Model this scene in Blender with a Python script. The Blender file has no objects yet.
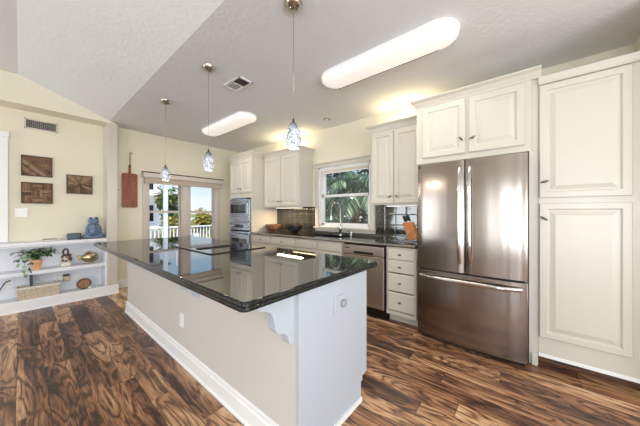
import bpy, bmesh, math, random
from mathutils import Vector, Matrix, Euler
random.seed(7)
S = bpy.context.scene
COL = S.collection
PI = math.pi

# ------------------------------------------------------------------ camera, sky, sun, large lights, exposure
FPX, YAW = 249.0, math.radians(50.25)
cam = bpy.data.cameras.new('camera'); cam_o = bpy.data.objects.new('camera', cam); COL.objects.link(cam_o)
cam_o.location = (0, 0, 1.265); cam_o.rotation_euler = (PI / 2, 0, -YAW)
cam.sensor_fit = 'HORIZONTAL'; cam.sensor_width = 36.0; cam.lens = 36.0 * FPX / 640.0
cam.clip_start = .02; cam.clip_end = 300
S.camera = cam_o

world = bpy.data.worlds.new('sky'); S.world = world; world.use_nodes = True
wn = world.node_tree; wn.nodes.clear()
def wnode(t, **kw):
    n = wn.nodes.new(t)
    for k, v in kw.items(): setattr(n, k, v)
    return n
wtc = wnode('ShaderNodeTexCoord'); wsp = wnode('ShaderNodeSeparateXYZ'); wn.links.new(wtc.outputs['Generated'], wsp.inputs[0])
wramp = wnode('ShaderNodeValToRGB'); e = wramp.color_ramp.elements
e[0].position = 0.0; e[0].color = (.86, .95, 1.0, 1); e[1].position = .55; e[1].color = (.10, .28, .72, 1)
e.new(.2).color = (.46, .72, .96, 1)
wn.links.new(wsp.outputs[2], wramp.inputs[0])
wmap = wnode('ShaderNodeMapping'); wmap.inputs[3].default_value = (2.2, 2.2, 9); wn.links.new(wtc.outputs['Generated'], wmap.inputs[0])
wno = wnode('ShaderNodeTexNoise'); wno.inputs['Scale'].default_value = 1.6; wno.inputs['Detail'].default_value = 6; wn.links.new(wmap.outputs[0], wno.inputs['Vector'])
wcl = wnode('ShaderNodeValToRGB'); wcl.color_ramp.elements[0].position = .52; wcl.color_ramp.elements[1].position = .74; wn.links.new(wno.outputs[0], wcl.inputs[0])
wmx = wnode('ShaderNodeMix', data_type='RGBA'); wmx.inputs[7].default_value = (.92, .95, 1, 1)
wn.links.new(wcl.outputs[0], wmx.inputs[0]); wn.links.new(wramp.outputs[0], wmx.inputs[6])
wb = wnode('ShaderNodeBackground'); wb.inputs[1].default_value = .98
wn.links.new(wmx.outputs[2], wb.inputs[0])
wo = wn.nodes.new('ShaderNodeOutputWorld')
wn.links.new(wb.outputs[0], wo.inputs[0])

def lamp(name, kind, loc, energy, color=(1, 1, 1), rot=(0, 0, 0), **kw):
    l = bpy.data.lights.new(name, kind); l.energy = energy; l.color = color
    for k, v in kw.items(): setattr(l, k, v)
    o = bpy.data.objects.new(name, l); o.location = loc; o.rotation_euler = rot; COL.objects.link(o)
    return o
lamp('sun', 'SUN', (0, 0, 20), 5.0, (1, .95, .86), (math.radians(38), 0, math.radians(-25)), angle=.01)
# added fill lamps inside the unseen glazed openings, tilted up to brighten the ceiling
lamp('fill_west_door', 'AREA', (-4.38, -1.35, 1.15), 170, (.86, .93, 1.0), (0, -PI / 2 - .6, 0), shape='RECTANGLE', size=2.1, size_y=2.2)
lamp('fill_west_window', 'AREA', (-4.38, 4.1, 1.15), 70, (.86, .93, 1.0), (0, -PI / 2 - .6, 0), shape='RECTANGLE', size=2.1, size_y=1.3)
lamp('fill_south', 'AREA', (-.6, -3.58, 1.25), 215, (.9, .95, 1.0), (PI / 2 + .6, 0, 0), shape='RECTANGLE', size=4.4, size_y=2.1)

vs = S.view_settings
S.display_settings.display_device = 'sRGB'
vs.view_transform = 'Standard'; vs.look = 'None'; vs.exposure = 0.2; vs.gamma = 1.0; vs.use_curve_mapping = False
cy = S.cycles
cy.use_denoising = True
try: cy.denoiser = 'OPENIMAGEDENOISE'
except Exception: pass
cy.max_bounces = 8; cy.diffuse_bounces = 5; cy.glossy_bounces = 4; cy.transmission_bounces = 6; cy.transparent_max_bounces = 12
cy.sample_clamp_indirect = 4.0; cy.caustics_reflective = False; cy.caustics_refractive = False

# ------------------------------------------------------------------ materials
def lin(r, g, b):
    f = lambda c: (c / 255 / 12.92) if c / 255 <= .04045 else ((c / 255 + .055) / 1.055) ** 2.4
    return (f(r), f(g), f(b), 1)

class NT:
    def __init__(s, name):
        s.m = bpy.data.materials.new(name); s.m.use_nodes = True
        s.t = s.m.node_tree; s.t.nodes.clear()
        s.out = s.n('ShaderNodeOutputMaterial')
    def n(s, typ, ins=None, **kw):
        nd = s.t.nodes.new(typ)
        for k, v in kw.items(): setattr(nd, k, v)
        for k, v in (ins or {}).items(): s.set(nd.inputs[k], v)
        return nd
    def set(s, sock, v):
        if isinstance(v, bpy.types.NodeSocket): s.t.links.new(v, sock)
        elif isinstance(v, bpy.types.Node): s.t.links.new(v.outputs[0], sock)
        else: sock.default_value = v
    def math(s, op, a, b=0.0, c=None):
        nd = s.n('ShaderNodeMath', {0: a, 1: b}, operation=op)
        if c is not None: s.set(nd.inputs[2], c)
        return nd.outputs[0]
    def mix(s, f, a, b, blend='MIX'):
        nd = s.n('ShaderNodeMix', data_type='RGBA', blend_type=blend)
        s.set(nd.inputs[0], f); s.set(nd.inputs[6], a); s.set(nd.inputs[7], b)
        return nd.outputs[2]
    def ramp(s, f, stops):
        nd = s.n('ShaderNodeValToRGB', {0: f}); e = nd.color_ramp.elements
        while len(e) < len(stops): e.new(.5)
        for el, (p, c) in zip(e, stops): el.position = p; el.color = c
        return nd.outputs[0]
    def coord(s, scale=(1, 1, 1), which='Object', loc=(0, 0, 0)):
        tc = s.n('ShaderNodeTexCoord')
        return s.n('ShaderNodeMapping', {0: tc.outputs[which], 1: loc, 3: scale}).outputs[0]
    def noise(s, vec, scale=5, detail=3, rough=.5, dist=0.0):
        return s.n('ShaderNodeTexNoise', {'Vector': vec, 'Scale': scale, 'Detail': detail, 'Roughness': rough, 'Distortion': dist}).outputs[0]
    def bump(s, h, strength=.1, dist=.01):
        return s.n('ShaderNodeBump', {'Height': h, 'Strength': strength, 'Distance': dist}).outputs[0]
    def bsdf(s, color, rough=.5, metal=0.0, normal=None, **ins):
        p = s.n('ShaderNodeBsdfPrincipled')
        s.set(p.inputs['Base Color'], color); s.set(p.inputs['Roughness'], rough); s.set(p.inputs['Metallic'], metal)
        if normal is not None: s.set(p.inputs['Normal'], normal)
        for k, v in ins.items(): s.set(p.inputs[k.replace('_', ' ')], v)
        s.t.links.new(p.outputs[0], s.out.inputs[0])
        return p

def paint(name, rgb, rough=.5, var=.03, scale=6, bump=0.0, bscale=80, **ins):
    m = NT(name); v = m.coord()
    a = lin(*rgb); n = m.noise(v, scale, 4)
    b = tuple(c * (1 - var * 2) for c in a[:3]) + (1,)
    col = m.ramp(n, [(.3, b), (.7, a)])
    nr = m.bump(m.noise(v, bscale, 4, .6), bump, .01) if bump else None
    m.bsdf(col, rough, 0, nr, **ins)
    return m.m

M = {}
M['wall'] = paint('wall_paint', (229, 222, 201), .75, .01, 2, .06, 120)
M['ceiling'] = paint('ceiling_texture', (231, 231, 232), .85, .01, 3, .45, 30)
M['trim'] = paint('white_trim_paint', (236, 235, 234), .4, .008)
M['shelf'] = paint('white_shelf_paint', (232, 234, 240), .4, .008)
M['cab'] = paint('cabinet_lacquer', (202, 196, 184), .32, .008, 3)
M['island'] = paint('island_wall_paint', (202, 198, 191), .6, .008, 3, .04, 150)
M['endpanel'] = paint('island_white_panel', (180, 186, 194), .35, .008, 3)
M['casing'] = paint('warm_white_casing', (208, 198, 189), .45, .01)
M['plastic'] = paint('white_plastic', (238, 238, 236), .3, .005)
M['black'] = paint('black_plastic', (18, 18, 20), .35, .05)
M['darkgap'] = paint('dark_gasket', (10, 10, 10), .8, .05)
M['blackglass'] = paint('black_glass', (9, 10, 12), .04, .02, 4, 0, 80, Specular_IOR_Level=.7)
M['bronze'] = paint('aged_bronze', (88, 74, 60), .35, .1, 20, 0, 80, Metallic=.8) if False else None

def metal(name, rgb, rough=.25, aniso=0.0, brush=None, var=.05):
    m = NT(name); v = m.coord(brush or (1, 1, 1))
    n = m.noise(v, 40, 3)
    a = lin(*rgb); b = tuple(c * (1 - var) for c in a[:3]) + (1,)
    r = m.math('MULTIPLY_ADD', n, .12, rough - .06)
    kw = {}
    if aniso:
        kw = dict(Anisotropic=aniso)
        kw['Tangent'] = m.n('ShaderNodeTangent', direction_type='RADIAL', axis='Z').outputs[0]
    m.bsdf(m.ramp(n, [(.3, b), (.7, a)]), r, 1.0, None, **kw)
    return m.m
def door_steel():
    m = NT('brushed_door_steel')
    n = m.noise(m.coord((1, 1, 60)), 40, 3)
    w = m.noise(m.coord((1, 5.5, .35)), 1.0, 1.5, .4, .3)
    a = lin(150, 141, 134); b = tuple(c * .93 for c in a[:3]) + (1,)
    m.bsdf(m.ramp(n, [(.3, b), (.7, a)]), m.math('MULTIPLY_ADD', n, .08, .17), 1.0, m.bump(w, .3, .03), Anisotropic=.6, Tangent=m.n('ShaderNodeTangent', direction_type='RADIAL', axis='Z').outputs[0])
    return m.m
M['steel'] = door_steel()
M['steel_dark'] = metal('appliance_steel', (158, 164, 172), .2, 0, (1, 1, 40))
M['steel_light'] = metal('satin_dishwasher_steel', (206, 196, 190), .4, 0, (1, 1, 40))
M['handle'] = metal('polished_handle_steel', (205, 202, 198), .16)
M['nickel'] = metal('satin_nickel', (178, 172, 160), .22)
M['chrome'] = metal('chrome', (215, 216, 218), .1)
M['bronze'] = metal('aged_bronze', (120, 102, 84), .32)
M['brass'] = metal('antique_brass', (172, 160, 122), .26, 0, (1, 1, 1), .25)

# acacia plank floor: planks run along Y
def floor_mat():
    m = NT('acacia_planks')
    tc = m.n('ShaderNodeTexCoord').outputs['Object']
    sp = m.n('ShaderNodeSeparateXYZ', {0: tc})
    X, Y = sp.outputs[0], sp.outputs[1]
    W, L = .145, 1.22
    xs = m.math('DIVIDE', m.math('ADD', X, 20.03), W)
    row = m.math('FLOOR', xs)
    rrow = m.n('ShaderNodeTexWhiteNoise', {1: row}, noise_dimensions='1D').outputs[0]
    ys = m.math('ADD', m.math('DIVIDE', m.math('ADD', Y, 20), L), m.math('MULTIPLY', rrow, 7.0))
    colm = m.math('FLOOR', ys)
    cid = m.n('ShaderNodeCombineXYZ', {0: row, 1: colm})
    wn_ = m.n('ShaderNodeTexWhiteNoise', {0: cid}, noise_dimensions='2D')
    rid, rcol = wn_.outputs[0], wn_.outputs[1]
    off = m.n('ShaderNodeVectorMath', {0: rcol, 1: (37, 53, 71)}, operation='MULTIPLY').outputs[0]
    base = m.n('ShaderNodeVectorMath', {0: tc, 1: (1, 1, 1)}, operation='MULTIPLY').outputs[0]
    g = m.n('ShaderNodeVectorMath', {0: m.n('ShaderNodeVectorMath', {0: base, 1: (4.6, .85, 1)}, operation='MULTIPLY').outputs[0], 1: off}, operation='ADD').outputs[0]
    figure = m.noise(g, 1.45, 4, .5, .7)
    rings = m.math('MULTIPLY_ADD', m.math('SINE', m.math('MULTIPLY', figure, 54.0)), .5, .5)
    broad = m.noise(m.n('ShaderNodeVectorMath', {0: g, 1: (11, 3, 5)}, operation='ADD').outputs[0], .9, 2)
    fib = m.noise(m.n('ShaderNodeVectorMath', {0: m.n('ShaderNodeVectorMath', {0: base, 1: (75, 4, 1)}, operation='MULTIPLY').outputs[0], 1: off}, operation='ADD').outputs[0], 1.6, 4, .6)
    tone = m.math('ADD', m.math('MULTIPLY_ADD', broad, 1.9, -.55), m.math('MULTIPLY_ADD', rid, .34, -.1))
    tone = m.math('ADD', tone, m.math('MULTIPLY_ADD', rings, .25, -.12))
    tone = m.math('ADD', tone, m.math('MULTIPLY_ADD', fib, .9, -.45))
    col = m.ramp(tone, [(.0, lin(52, 34, 28)), (.25, lin(96, 64, 48)), (.5, lin(146, 102, 72)), (.74, lin(188, 144, 104)), (1, lin(226, 190, 150))])
    # dark figure lines
    line = m.math('POWER', m.math('SUBTRACT', 1.0, rings), 5.0)
    col = m.mix(m.math('MULTIPLY', line, .6), col, lin(48, 30, 25))
    fx = m.math('FRACT', xs); fy = m.math('FRACT', ys)
    ex = m.math('MINIMUM', fx, m.math('SUBTRACT', 1.0, fx))
    ey = m.math('MULTIPLY', m.math('MINIMUM', fy, m.math('SUBTRACT', 1.0, fy)), L / W)
    e = m.math('MINIMUM', ex, ey)
    gap = m.math('LESS_THAN', e, .012)
    col = m.mix(m.math('MULTIPLY', gap, .7), col, lin(38, 24, 18))
    h = m.math('ADD', m.math('MULTIPLY', fib, .25), m.math('MINIMUM', m.math('MULTIPLY', e, 25.0), 1.0))
    rough = m.math('MULTIPLY_ADD', fib, .2, .24)
    m.bsdf(col, rough, 0, m.bump(h, .12, .004), Specular_IOR_Level=.5)
    return m.m
M['floor'] = floor_mat()

def granite(name, tile=0.0, dark=(12, 13, 14), mid=(46, 50, 48), ior=4.5):
    m = NT(name); v = m.coord()
    n1 = m.noise(v, 70, 4, .7); n2 = m.noise(v, 190, 2, .5); n3 = m.noise(v, 9, 4, .6)
    col = m.ramp(n1, [(.42, lin(*dark)), (.62, lin(*mid))])
    col = m.mix(m.ramp(n3, [(.45, (0, 0, 0, 1)), (.75, (.6, .6, .6, 1))]), col, lin(26, 32, 30))
    col = m.mix(m.ramp(n2, [(.66, (0, 0, 0, 1)), (.74, (.8, .8, .8, 1))]), col, lin(150, 148, 132))
    rough = .03; nr = None
    if tile:
        sp = m.n('ShaderNodeSeparateXYZ', {0: v})
        fy = m.math('FRACT', m.math('DIVIDE', m.math('ADD', sp.outputs[1], 10), tile)); fz = m.math('FRACT', m.math('DIVIDE', m.math('ADD', sp.outputs[2], 10), tile))
        e = m.math('MINIMUM', m.math('MINIMUM', fy, m.math('SUBTRACT', 1.0, fy)), m.math('MINIMUM', fz, m.math('SUBTRACT', 1.0, fz)))
        gap = m.math('LESS_THAN', e, .018)
        col = m.mix(m.math('MULTIPLY', gap, .8), col, lin(70, 68, 62))
        rough = m.math('MULTIPLY_ADD', gap, .5, .06)
        nr = m.bump(m.math('MINIMUM', m.math('MULTIPLY', e, 12.0), 1.0), .25, .003)
    m.bsdf(col, rough, 0, nr, IOR=ior)
    return m.m
M['granite'] = granite('polished_black_granite')
M['granite_edge'] = granite('granite_edge_profile', 0, (8, 9, 9), (30, 34, 32), 1.4)  # same stone, coloured darker for the dim floor its edge reflects
M['tile'] = granite('dark_granite_tile', .152, (26, 27, 26), (64, 62, 54), 1.7)

def wood(name, stops, scale=(1, 1, 1), rough=.45, island=0.0, s=6, **ins):
    m = NT(name); v = m.coord(scale)
    n = m.noise(v, s, 4, .55, .8)
    rings = m.math('MULTIPLY_ADD', m.math('SINE', m.math('MULTIPLY', n, 30.0)), .12, 0.0)
    f = m.math('ADD', n, rings)
    if island:
        g = m.n('ShaderNodeNewGeometry')
        f = m.math('ADD', f, m.math('MULTIPLY_ADD', g.outputs['Random Per Island'], island, -island / 2))
    m.bsdf(m.ramp(f, stops), rough, 0, None, **ins)
    return m.m
M['reclaimed'] = wood('reclaimed_wood_strips', [(.1, lin(70, 52, 38)), (.4, lin(110, 82, 58)), (.65, lin(136, 104, 76)), (.95, lin(158, 134, 106))], (3, 3, 3), .7, .7)
M['mahogany'] = wood('reddish_board_wood', [(.25, lin(104, 52, 34)), (.55, lin(142, 74, 46)), (.85, lin(176, 104, 66))], (5, 5, .7), .4)
M['bowlwood'] = wood('brown_bowl_wood', [(.25, lin(88, 58, 42)), (.55, lin(124, 84, 62)), (.85, lin(150, 106, 80))], (2, 2, 8), .35)
M['orangewood'] = wood('orange_block_wood', [(.25, lin(170, 96, 36)), (.55, lin(206, 126, 56)), (.85, lin(224, 150, 84))], (3, 3, 10), .4)
M['toeshade'] = wood('toe_floor_shade', [(.25, lin(70, 46, 34)), (.55, lin(104, 70, 50)), (.85, lin(130, 92, 66))], (3, .6, 12), .5)  # toe board coloured to stand in for shaded floor under the pantry
M['slice'] = wood('round_wood_face', [(.25, lin(128, 92, 58)), (.55, lin(160, 118, 76)), (.85, lin(182, 142, 98))], (3, 3, 3), .6)
M['darkrim'] = paint('dark_wood_rim', (84, 62, 46), .6, .1, 20)
M['darkbowl'] = paint('black_bowl_glaze', (26, 24, 24), .22, .1, 12)
M['bluecer'] = paint('blue_ceramic_glaze', (112, 136, 166), .22, .3, 18)
M['bluedark'] = paint('dark_teal_glaze', (54, 78, 94), .35, .25, 22)
M['terra'] = paint('orange_terracotta', (244, 184, 138), .7, .12, 14)
M['cream'] = paint('cream_ceramic', (228, 222, 208), .4, .05, 20)
M['pinkbrown'] = paint('dusty_pink_petals', (150, 104, 96), .6, .3, 30)
M['charcoal'] = paint('charcoal_glaze', (62, 58, 60), .5, .2, 30)
M['paper'] = paint('off_white_paper', (226, 220, 208), .8, .04, 20)
M['papertop'] = paint('taupe_cover', (150, 138, 124), .7, .1, 20)
M['soil'] = paint('potting_soil', (52, 38, 30), .95, .3, 40)
M['beige'] = paint('beige_plastic', (206, 188, 160), .5, .05)
M['fabric'] = paint('tan_shade_fabric', (212, 198, 180), .85, .03, 60)
M['leather'] = paint('brown_leather', (92, 62, 40), .6, .15, 30)
M['fridgeside'] = paint('grey_fridge_side', (150, 154, 160), .4, .02)
M['greyplug'] = paint('grey_plug_plastic', (150, 152, 154), .35, .05)

def wicker():
    m = NT('woven_wicker'); v = m.coord()
    sp = m.n('ShaderNodeSeparateXYZ', {0: v})
    w = m.math('MULTIPLY', m.math('SINE', m.math('MULTIPLY', sp.outputs[2], 260.0)), m.math('SINE', m.math('MULTIPLY', m.math('ADD', sp.outputs[0], sp.outputs[1]), 150.0)))
    n = m.noise(v, 60, 3)
    col = m.ramp(m.math('ADD', m.math('MULTIPLY', w, .3), n), [(.2, lin(160, 138, 114)), (.5, lin(210, 192, 168)), (.85, lin(234, 220, 200))])
    m.bsdf(col, .75, 0, m.bump(w, .6, .006))
    return m.m
M['wicker'] = wicker()

def leafmat(name, a, b, c, trans=.25, island=True):
    m = NT(name)
    g = m.n('ShaderNodeNewGeometry')
    f = g.outputs['Random Per Island'] if island else m.noise(m.coord(), 20, 2)
    col = m.ramp(f, [(.1, lin(*a)), (.5, lin(*b)), (.92, lin(*c))])
    d = m.n('ShaderNodeBsdfPrincipled', {'Base Color': col, 'Roughness': .45})
    t = m.n('ShaderNodeBsdfTranslucent', {0: col})
    mx = m.n('ShaderNodeMixShader', {0: trans, 1: d.outputs[0], 2: t.outputs[0]})
    m.t.links.new(mx.outputs[0], m.out.inputs[0])
    return m.m
M['ivy'] = leafmat('ivy_leaves', (48, 88, 54), (88, 134, 80), (196, 220, 176))
M['treeleaf'] = leafmat('tree_leaves', (48, 84, 52), (84, 122, 66), (170, 170, 80))
M['shrubleaf'] = leafmat('yellow_green_leaves', (116, 140, 60), (176, 186, 84), (206, 150, 80))
M['palmleaf'] = leafmat('palm_leaflets', (36, 66, 50), (74, 110, 84), (158, 180, 142))
M['hedge'] = leafmat('hedge_leaves', (26, 46, 36), (46, 74, 52), (96, 88, 56))
M['bark'] = paint('grey_bark', (112, 96, 80), .9, .2, 20, .3, 30)
M['siding'] = paint('pale_house_siding', (222, 226, 230), .8, .02)
M['rooftile'] = paint('grey_roof_shingle', (120, 112, 104), .9, .1, 14)
M['deck'] = paint('pale_deck_boards', (206, 202, 194), .8, .05, 6)
M['ground'] = paint('pale_sand_ground', (206, 204, 192), .95, .1, 4)

def glassmat(name, refl=1.0, tint=(1, 1, 1, 1)):
    m = NT(name)
    fr = m.n('ShaderNodeFresnel', {0: 1.45})
    t = m.n('ShaderNodeBsdfTransparent', {0: tint}); g = m.n('ShaderNodeBsdfGlossy', {'Roughness': 0.0})
    mx = m.n('ShaderNodeMixShader', {0: m.math('MULTIPLY', fr, refl), 1: t.outputs[0], 2: g.outputs[0]})
    m.t.links.new(mx.outputs[0], m.out.inputs[0]); return m.m
M['pane'] = glassmat('window_glass', .8)

def emit(name, rgb, strength):
    m = NT(name)
    e = m.n('ShaderNodeEmission', {0: lin(*rgb), 1: strength}); m.t.links.new(e.outputs[0], m.out.inputs[0]); return m.m
def lensmat():
    m = NT('lit_acrylic_lens'); p = m.bsdf((.9, .88, .85, 1), .3); p.inputs['Emission Color'].default_value = lin(255, 246, 236); p.inputs['Emission Strength'].default_value = .42
    return m.m
M['lens'] = lensmat()
M['bulb'] = emit('lit_bulb', (255, 248, 238), 9.0)
M['strip'] = emit('lit_cabinet_strip', (255, 236, 206), 2.2)
M['strip_cool'] = emit('lit_cabinet_strip_white', (255, 250, 240), 1.6)

def artglass():
    m = NT('swirled_art_glass')
    v = m.coord((1, 1, .55))
    n = m.noise(v, 20, 2, .5, 2.2)
    sw = m.math('MULTIPLY_ADD', m.math('SINE', m.math('MULTIPLY', n, 42.0)), .5, .5)
    col = m.ramp(sw, [(.08, lin(100, 108, 122)), (.3, lin(180, 188, 200)), (.5, lin(244, 246, 248))])
    sp = m.n('ShaderNodeSeparateXYZ', {0: m.coord()})
    col = m.mix(m.ramp(m.math('MULTIPLY_ADD', sp.outputs[2], 16.0, -2.0), [(0, (0, 0, 0, 1)), (1, (1, 1, 1, 1))]), col, lin(70, 92, 116))
    d = m.n('ShaderNodeBsdfPrincipled', {'Base Color': col, 'Roughness': .1})
    t = m.n('ShaderNodeBsdfTranslucent', {0: col})
    mx = m.n('ShaderNodeMixShader', {0: .6, 1: d.outputs[0], 2: t.outputs[0]})
    m.t.links.new(mx.outputs[0], m.out.inputs[0]); return m.m
M['artglass'] = artglass()

# ------------------------------------------------------------------ mesh helpers
class MB:
    def __init__(s): s.b = bmesh.new()
    def box(s, x0, x1, y0, y1, z0, z1, mat=None):
        v = [s.b.verts.new((x, y, z)) for x in (min(x0, x1), max(x0, x1)) for y in (min(y0, y1), max(y0, y1)) for z in (min(z0, z1), max(z0, z1))]
        for f in ((0, 1, 3, 2), (4, 6, 7, 5), (0, 4, 5, 1), (2, 3, 7, 6), (0, 2, 6, 4), (1, 5, 7, 3)):
            s.b.faces.new([v[i] for i in f])
        return s
    def obox(s, c, sx, sy, sz, rot=(0, 0, 0)):
        R = Euler(rot).to_matrix(); c = Vector(c)
        v = [s.b.verts.new(c + R @ Vector((x * sx / 2, y * sy / 2, z * sz / 2))) for x in (-1, 1) for y in (-1, 1) for z in (-1, 1)]
        for f in ((0, 1, 3, 2), (4, 6, 7, 5), (0, 4, 5, 1), (2, 3, 7, 6), (0, 2, 6, 4), (1, 5, 7, 3)):
            s.b.faces.new([v[i] for i in f])
        return s
    def rings(s, rings, cap=True, closed=True):
        rs = [[s.b.verts.new(p) for p in r] for r in rings]
        n = len(rs[0])
        for a, b in zip(rs, rs[1:]):
            for i in range(n if closed else n - 1):
                j = (i + 1) % n
                s.b.faces.new((a[i], a[j], b[j], b[i]))
        if cap:
            s.b.faces.new(list(reversed(rs[0]))); s.b.faces.new(rs[-1])
        return s
    def lathe(s, prof, c=(0, 0, 0), n=24, axis='Z', sx=1.0, sy=1.0):
        c = Vector(c); R = []
        for r, h in prof:
            ring = []
            for k in range(n):
                a = 2 * PI * k / n; p = Vector((max(r, 1e-4) * math.cos(a) * sx, max(r, 1e-4) * math.sin(a) * sy, h))
                if axis == 'X': p = Vector((p.z, p.x, p.y))
                elif axis == 'Y': p = Vector((p.y, p.z, p.x))
                ring.append(c + p)
            R.append(ring)
        return s.rings(R)
    def cyl(s, c, r, h, n=20, axis='Z'): return s.lathe([(r, 0), (r, h)], c, n, axis)
    def ell(s, c, rx, ry, rz, n=16, m=10, rot=None):
        R = []; c = Vector(c); q = Euler(rot).to_matrix() if rot else Matrix.Identity(3)
        for i in range(m + 1):
            t = PI * i / m; t = min(max(t, .06), PI - .06)
            R.append([c + q @ Vector((rx * math.sin(t) * math.cos(2 * PI * k / n), ry * math.sin(t) * math.sin(2 * PI * k / n), -rz * math.cos(t))) for k in range(n)])
        return s.rings(R)
    def tube(s, pts, r, n=10, closed=False):
        P = [Vector(p) for p in pts]; rs = r if isinstance(r, (list, tuple)) else [r] * len(P)
        R = []; up = None
        for i, p in enumerate(P):
            d = (P[min(i + 1, len(P) - 1)] - P[max(i - 1, 0)]).normalized()
            if up is None:
                up = Vector((0, 0, 1)) if abs(d.z) < .9 else Vector((1, 0, 0))
            u = (up - d * up.dot(d)).normalized(); w = d.cross(u); up = u
            R.append([p + (u * math.cos(2 * PI * k / n) + w * math.sin(2 * PI * k / n)) * rs[i] for k in range(n)])
        return s.rings(R)
    def prism(s, poly, axis, a, b):
        """poly: 2D points; axis: 'X' (points are y,z), 'Y' (x,z) or 'Z' (x,y)"""
        def P(p, t): return (t, p[0], p[1]) if axis == 'X' else ((p[0], t, p[1]) if axis == 'Y' else (p[0], p[1], t))
        return s.rings([[P(p, a) for p in poly], [P(p, b) for p in poly]])
    def sweep(s, path, prof, closed=False):
        """mitred sweep along a polyline in plan; prof = (outward offset to the left-hand normal, z)"""
        n = len(path); P = [Vector(p) for p in path]; R = []
        for i in range(n):
            a = (P[i] - P[i - 1]).normalized() if (i > 0 or closed) else None
            b = (P[(i + 1) % n] - P[i]).normalized() if (i < n - 1 or closed) else None
            if a is None: a = b
            if b is None: b = a
            na, nb = Vector((-a.y, a.x)), Vector((-b.y, b.x))
            mit = (na + nb); mit = mit / max(mit.dot(na), .2)
            R.append([(P[i].x + mit.x * o, P[i].y + mit.y * o, z) for o, z in prof])
        if closed:
            R.append(R[0]); return s.rings(R, cap=False)
        return s.rings(R)
    def quad(s, *p):
        s.b.faces.new([s.b.verts.new(q) for q in p]); return s
    def build(s, name, m, parent=None, smooth=None, bevel=0.0, seg=2, sub=0, local=False):
        bm = s.b
        if parent is not None and not local:
            r = parent
            while r.parent: r = r.parent
            mw = Matrix.Translation(-r.location)
            bm.transform(mw)
        bmesh.ops.remove_doubles(bm, verts=bm.verts, dist=1e-6) if smooth == 'weld' else None
        bmesh.ops.recalc_face_normals(bm, faces=bm.faces)
        me = bpy.data.meshes.new(name); bm.to_mesh(me); bm.free()
        me.materials.append(m)
        o = bpy.data.objects.new(name, me); COL.objects.link(o)
        if parent is not None: o.parent = parent
        if smooth:
            for p in me.polygons: p.use_smooth = True
            try: me.set_sharp_from_angle(angle=math.radians(40))
            except Exception: pass
        if bevel:
            md = o.modifiers.new('b', 'BEVEL'); md.width = bevel; md.segments = seg; md.limit_method = 'ANGLE'; md.angle_limit = math.radians(35); md.use_clamp_overlap = True
            md.harden_normals = False
        if sub:
            md = o.modifiers.new('s', 'SUBSURF'); md.levels = sub; md.render_levels = sub
        return o

def thing(name, label, cat, loc=(0, 0, 0), group=None):
    o = bpy.data.objects.new(name, None); o.empty_display_size = .05; COL.objects.link(o); o.location = loc
    o['label'] = label; o['category'] = cat
    if group: o['group'] = group
    return o
def tag(o, label, cat, group=None, kind=None):
    o['label'] = label; o['category'] = cat
    if group: o['group'] = group
    if kind: o['kind'] = kind
    return o
def struct(name, mb, m, label=None, **kw):
    o = mb.build(name, m, **kw); o['kind'] = 'structure'
    if label: o['label'] = label
    return o
def dup(root, loc, label, group=None):
    r = root.copy(); COL.objects.link(r); r.location = loc; r['label'] = label
    if group: r['group'] = group
    for ch in list(root.children):
        c = ch.copy(); COL.objects.link(c); c.parent = r
        for g in ch.children:
            d = g.copy(); COL.objects.link(d); d.parent = c
    return r
def wall(axis, t0, t1, a0, a1, z0, z1, holes=()):
    """wall slab with thickness t0..t1 on axis, spanning a0..a1; holes (a0,a1,z0,z1)"""
    mb = MB()
    def bx(p, q, r, s_):
        if q - p < 1e-4 or s_ - r < 1e-4: return
        if axis == 'Y': mb.box(p, q, t0, t1, r, s_)
        else: mb.box(t0, t1, p, q, r, s_)
    cur = a0
    for h in sorted(holes):
        bx(cur, h[0], z0, z1); bx(h[0], h[1], z0, h[2]); bx(h[0], h[1], h[3], z1); cur = h[1]
    bx(cur, a1, z0, z1)
    return mb

# ------------------------------------------------------------------ room shell
CEIL, KW, FW, SY = 2.70, 3.33, 5.27, 4.98
XL, YB, YR = -4.5, -3.7, -.70
CX, VX, VZ = .88, -.02, 3.03
struct('floor', MB().box(XL - .15, KW + .15, YB - .15, FW + .15, -.12, 0), M['floor'], 'dark acacia plank floor')
struct('ceiling', MB().box(CX, KW + .15, YB - .15, FW + .15, CEIL, CEIL + .12), M['ceiling'])
struct('trim_1', MB().prism([(CX, CEIL), (CX, CEIL + .12), (VX, VZ + .12), (VX, VZ)], 'Y', YB - .15, FW + .15), M['ceiling'], 'sloped ceiling panel')
struct('trim_2', MB().box(XL - .15, VX, YB - .15, FW + .15, VZ, VZ + .12), M['ceiling'], 'upper flat ceiling')
W1 = [(1.47, 2.06, .45, 1.90), (2.19, 2.75, .45, 1.90)]
struct('wall_far', wall('Y', FW, FW + .14, XL - .15, KW + .15, 0, 3.15, W1), M['wall'])
W2 = (1.79, 2.79, 1.03, 2.04)
struct('wall_kitchen', wall('X', KW, KW + .14, YR - .12, FW, 0, CEIL, [W2]), M['wall'])
struct('wall_right', MB().box(2.60, KW, YR - .12, YR, 0, CEIL), M['wall'])
struct('wall_side', wall('X', KW - .73, KW - .61, YB, YR - .12, 0, CEIL), M['wall'])
struct('wall_left', wall('X', XL - .14, XL, YB - .15, FW, 0, 3.15, [(-2.5, -.2, .02, 2.25), (3.4, 4.8, .02, 2.25)]), M['wall'])
struct('wall_back', wall('Y', YB - .14, YB, XL, KW - .6, 0, 3.15, [(-2.8, 1.6, .2, 2.3)]), M['wall'])
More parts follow.
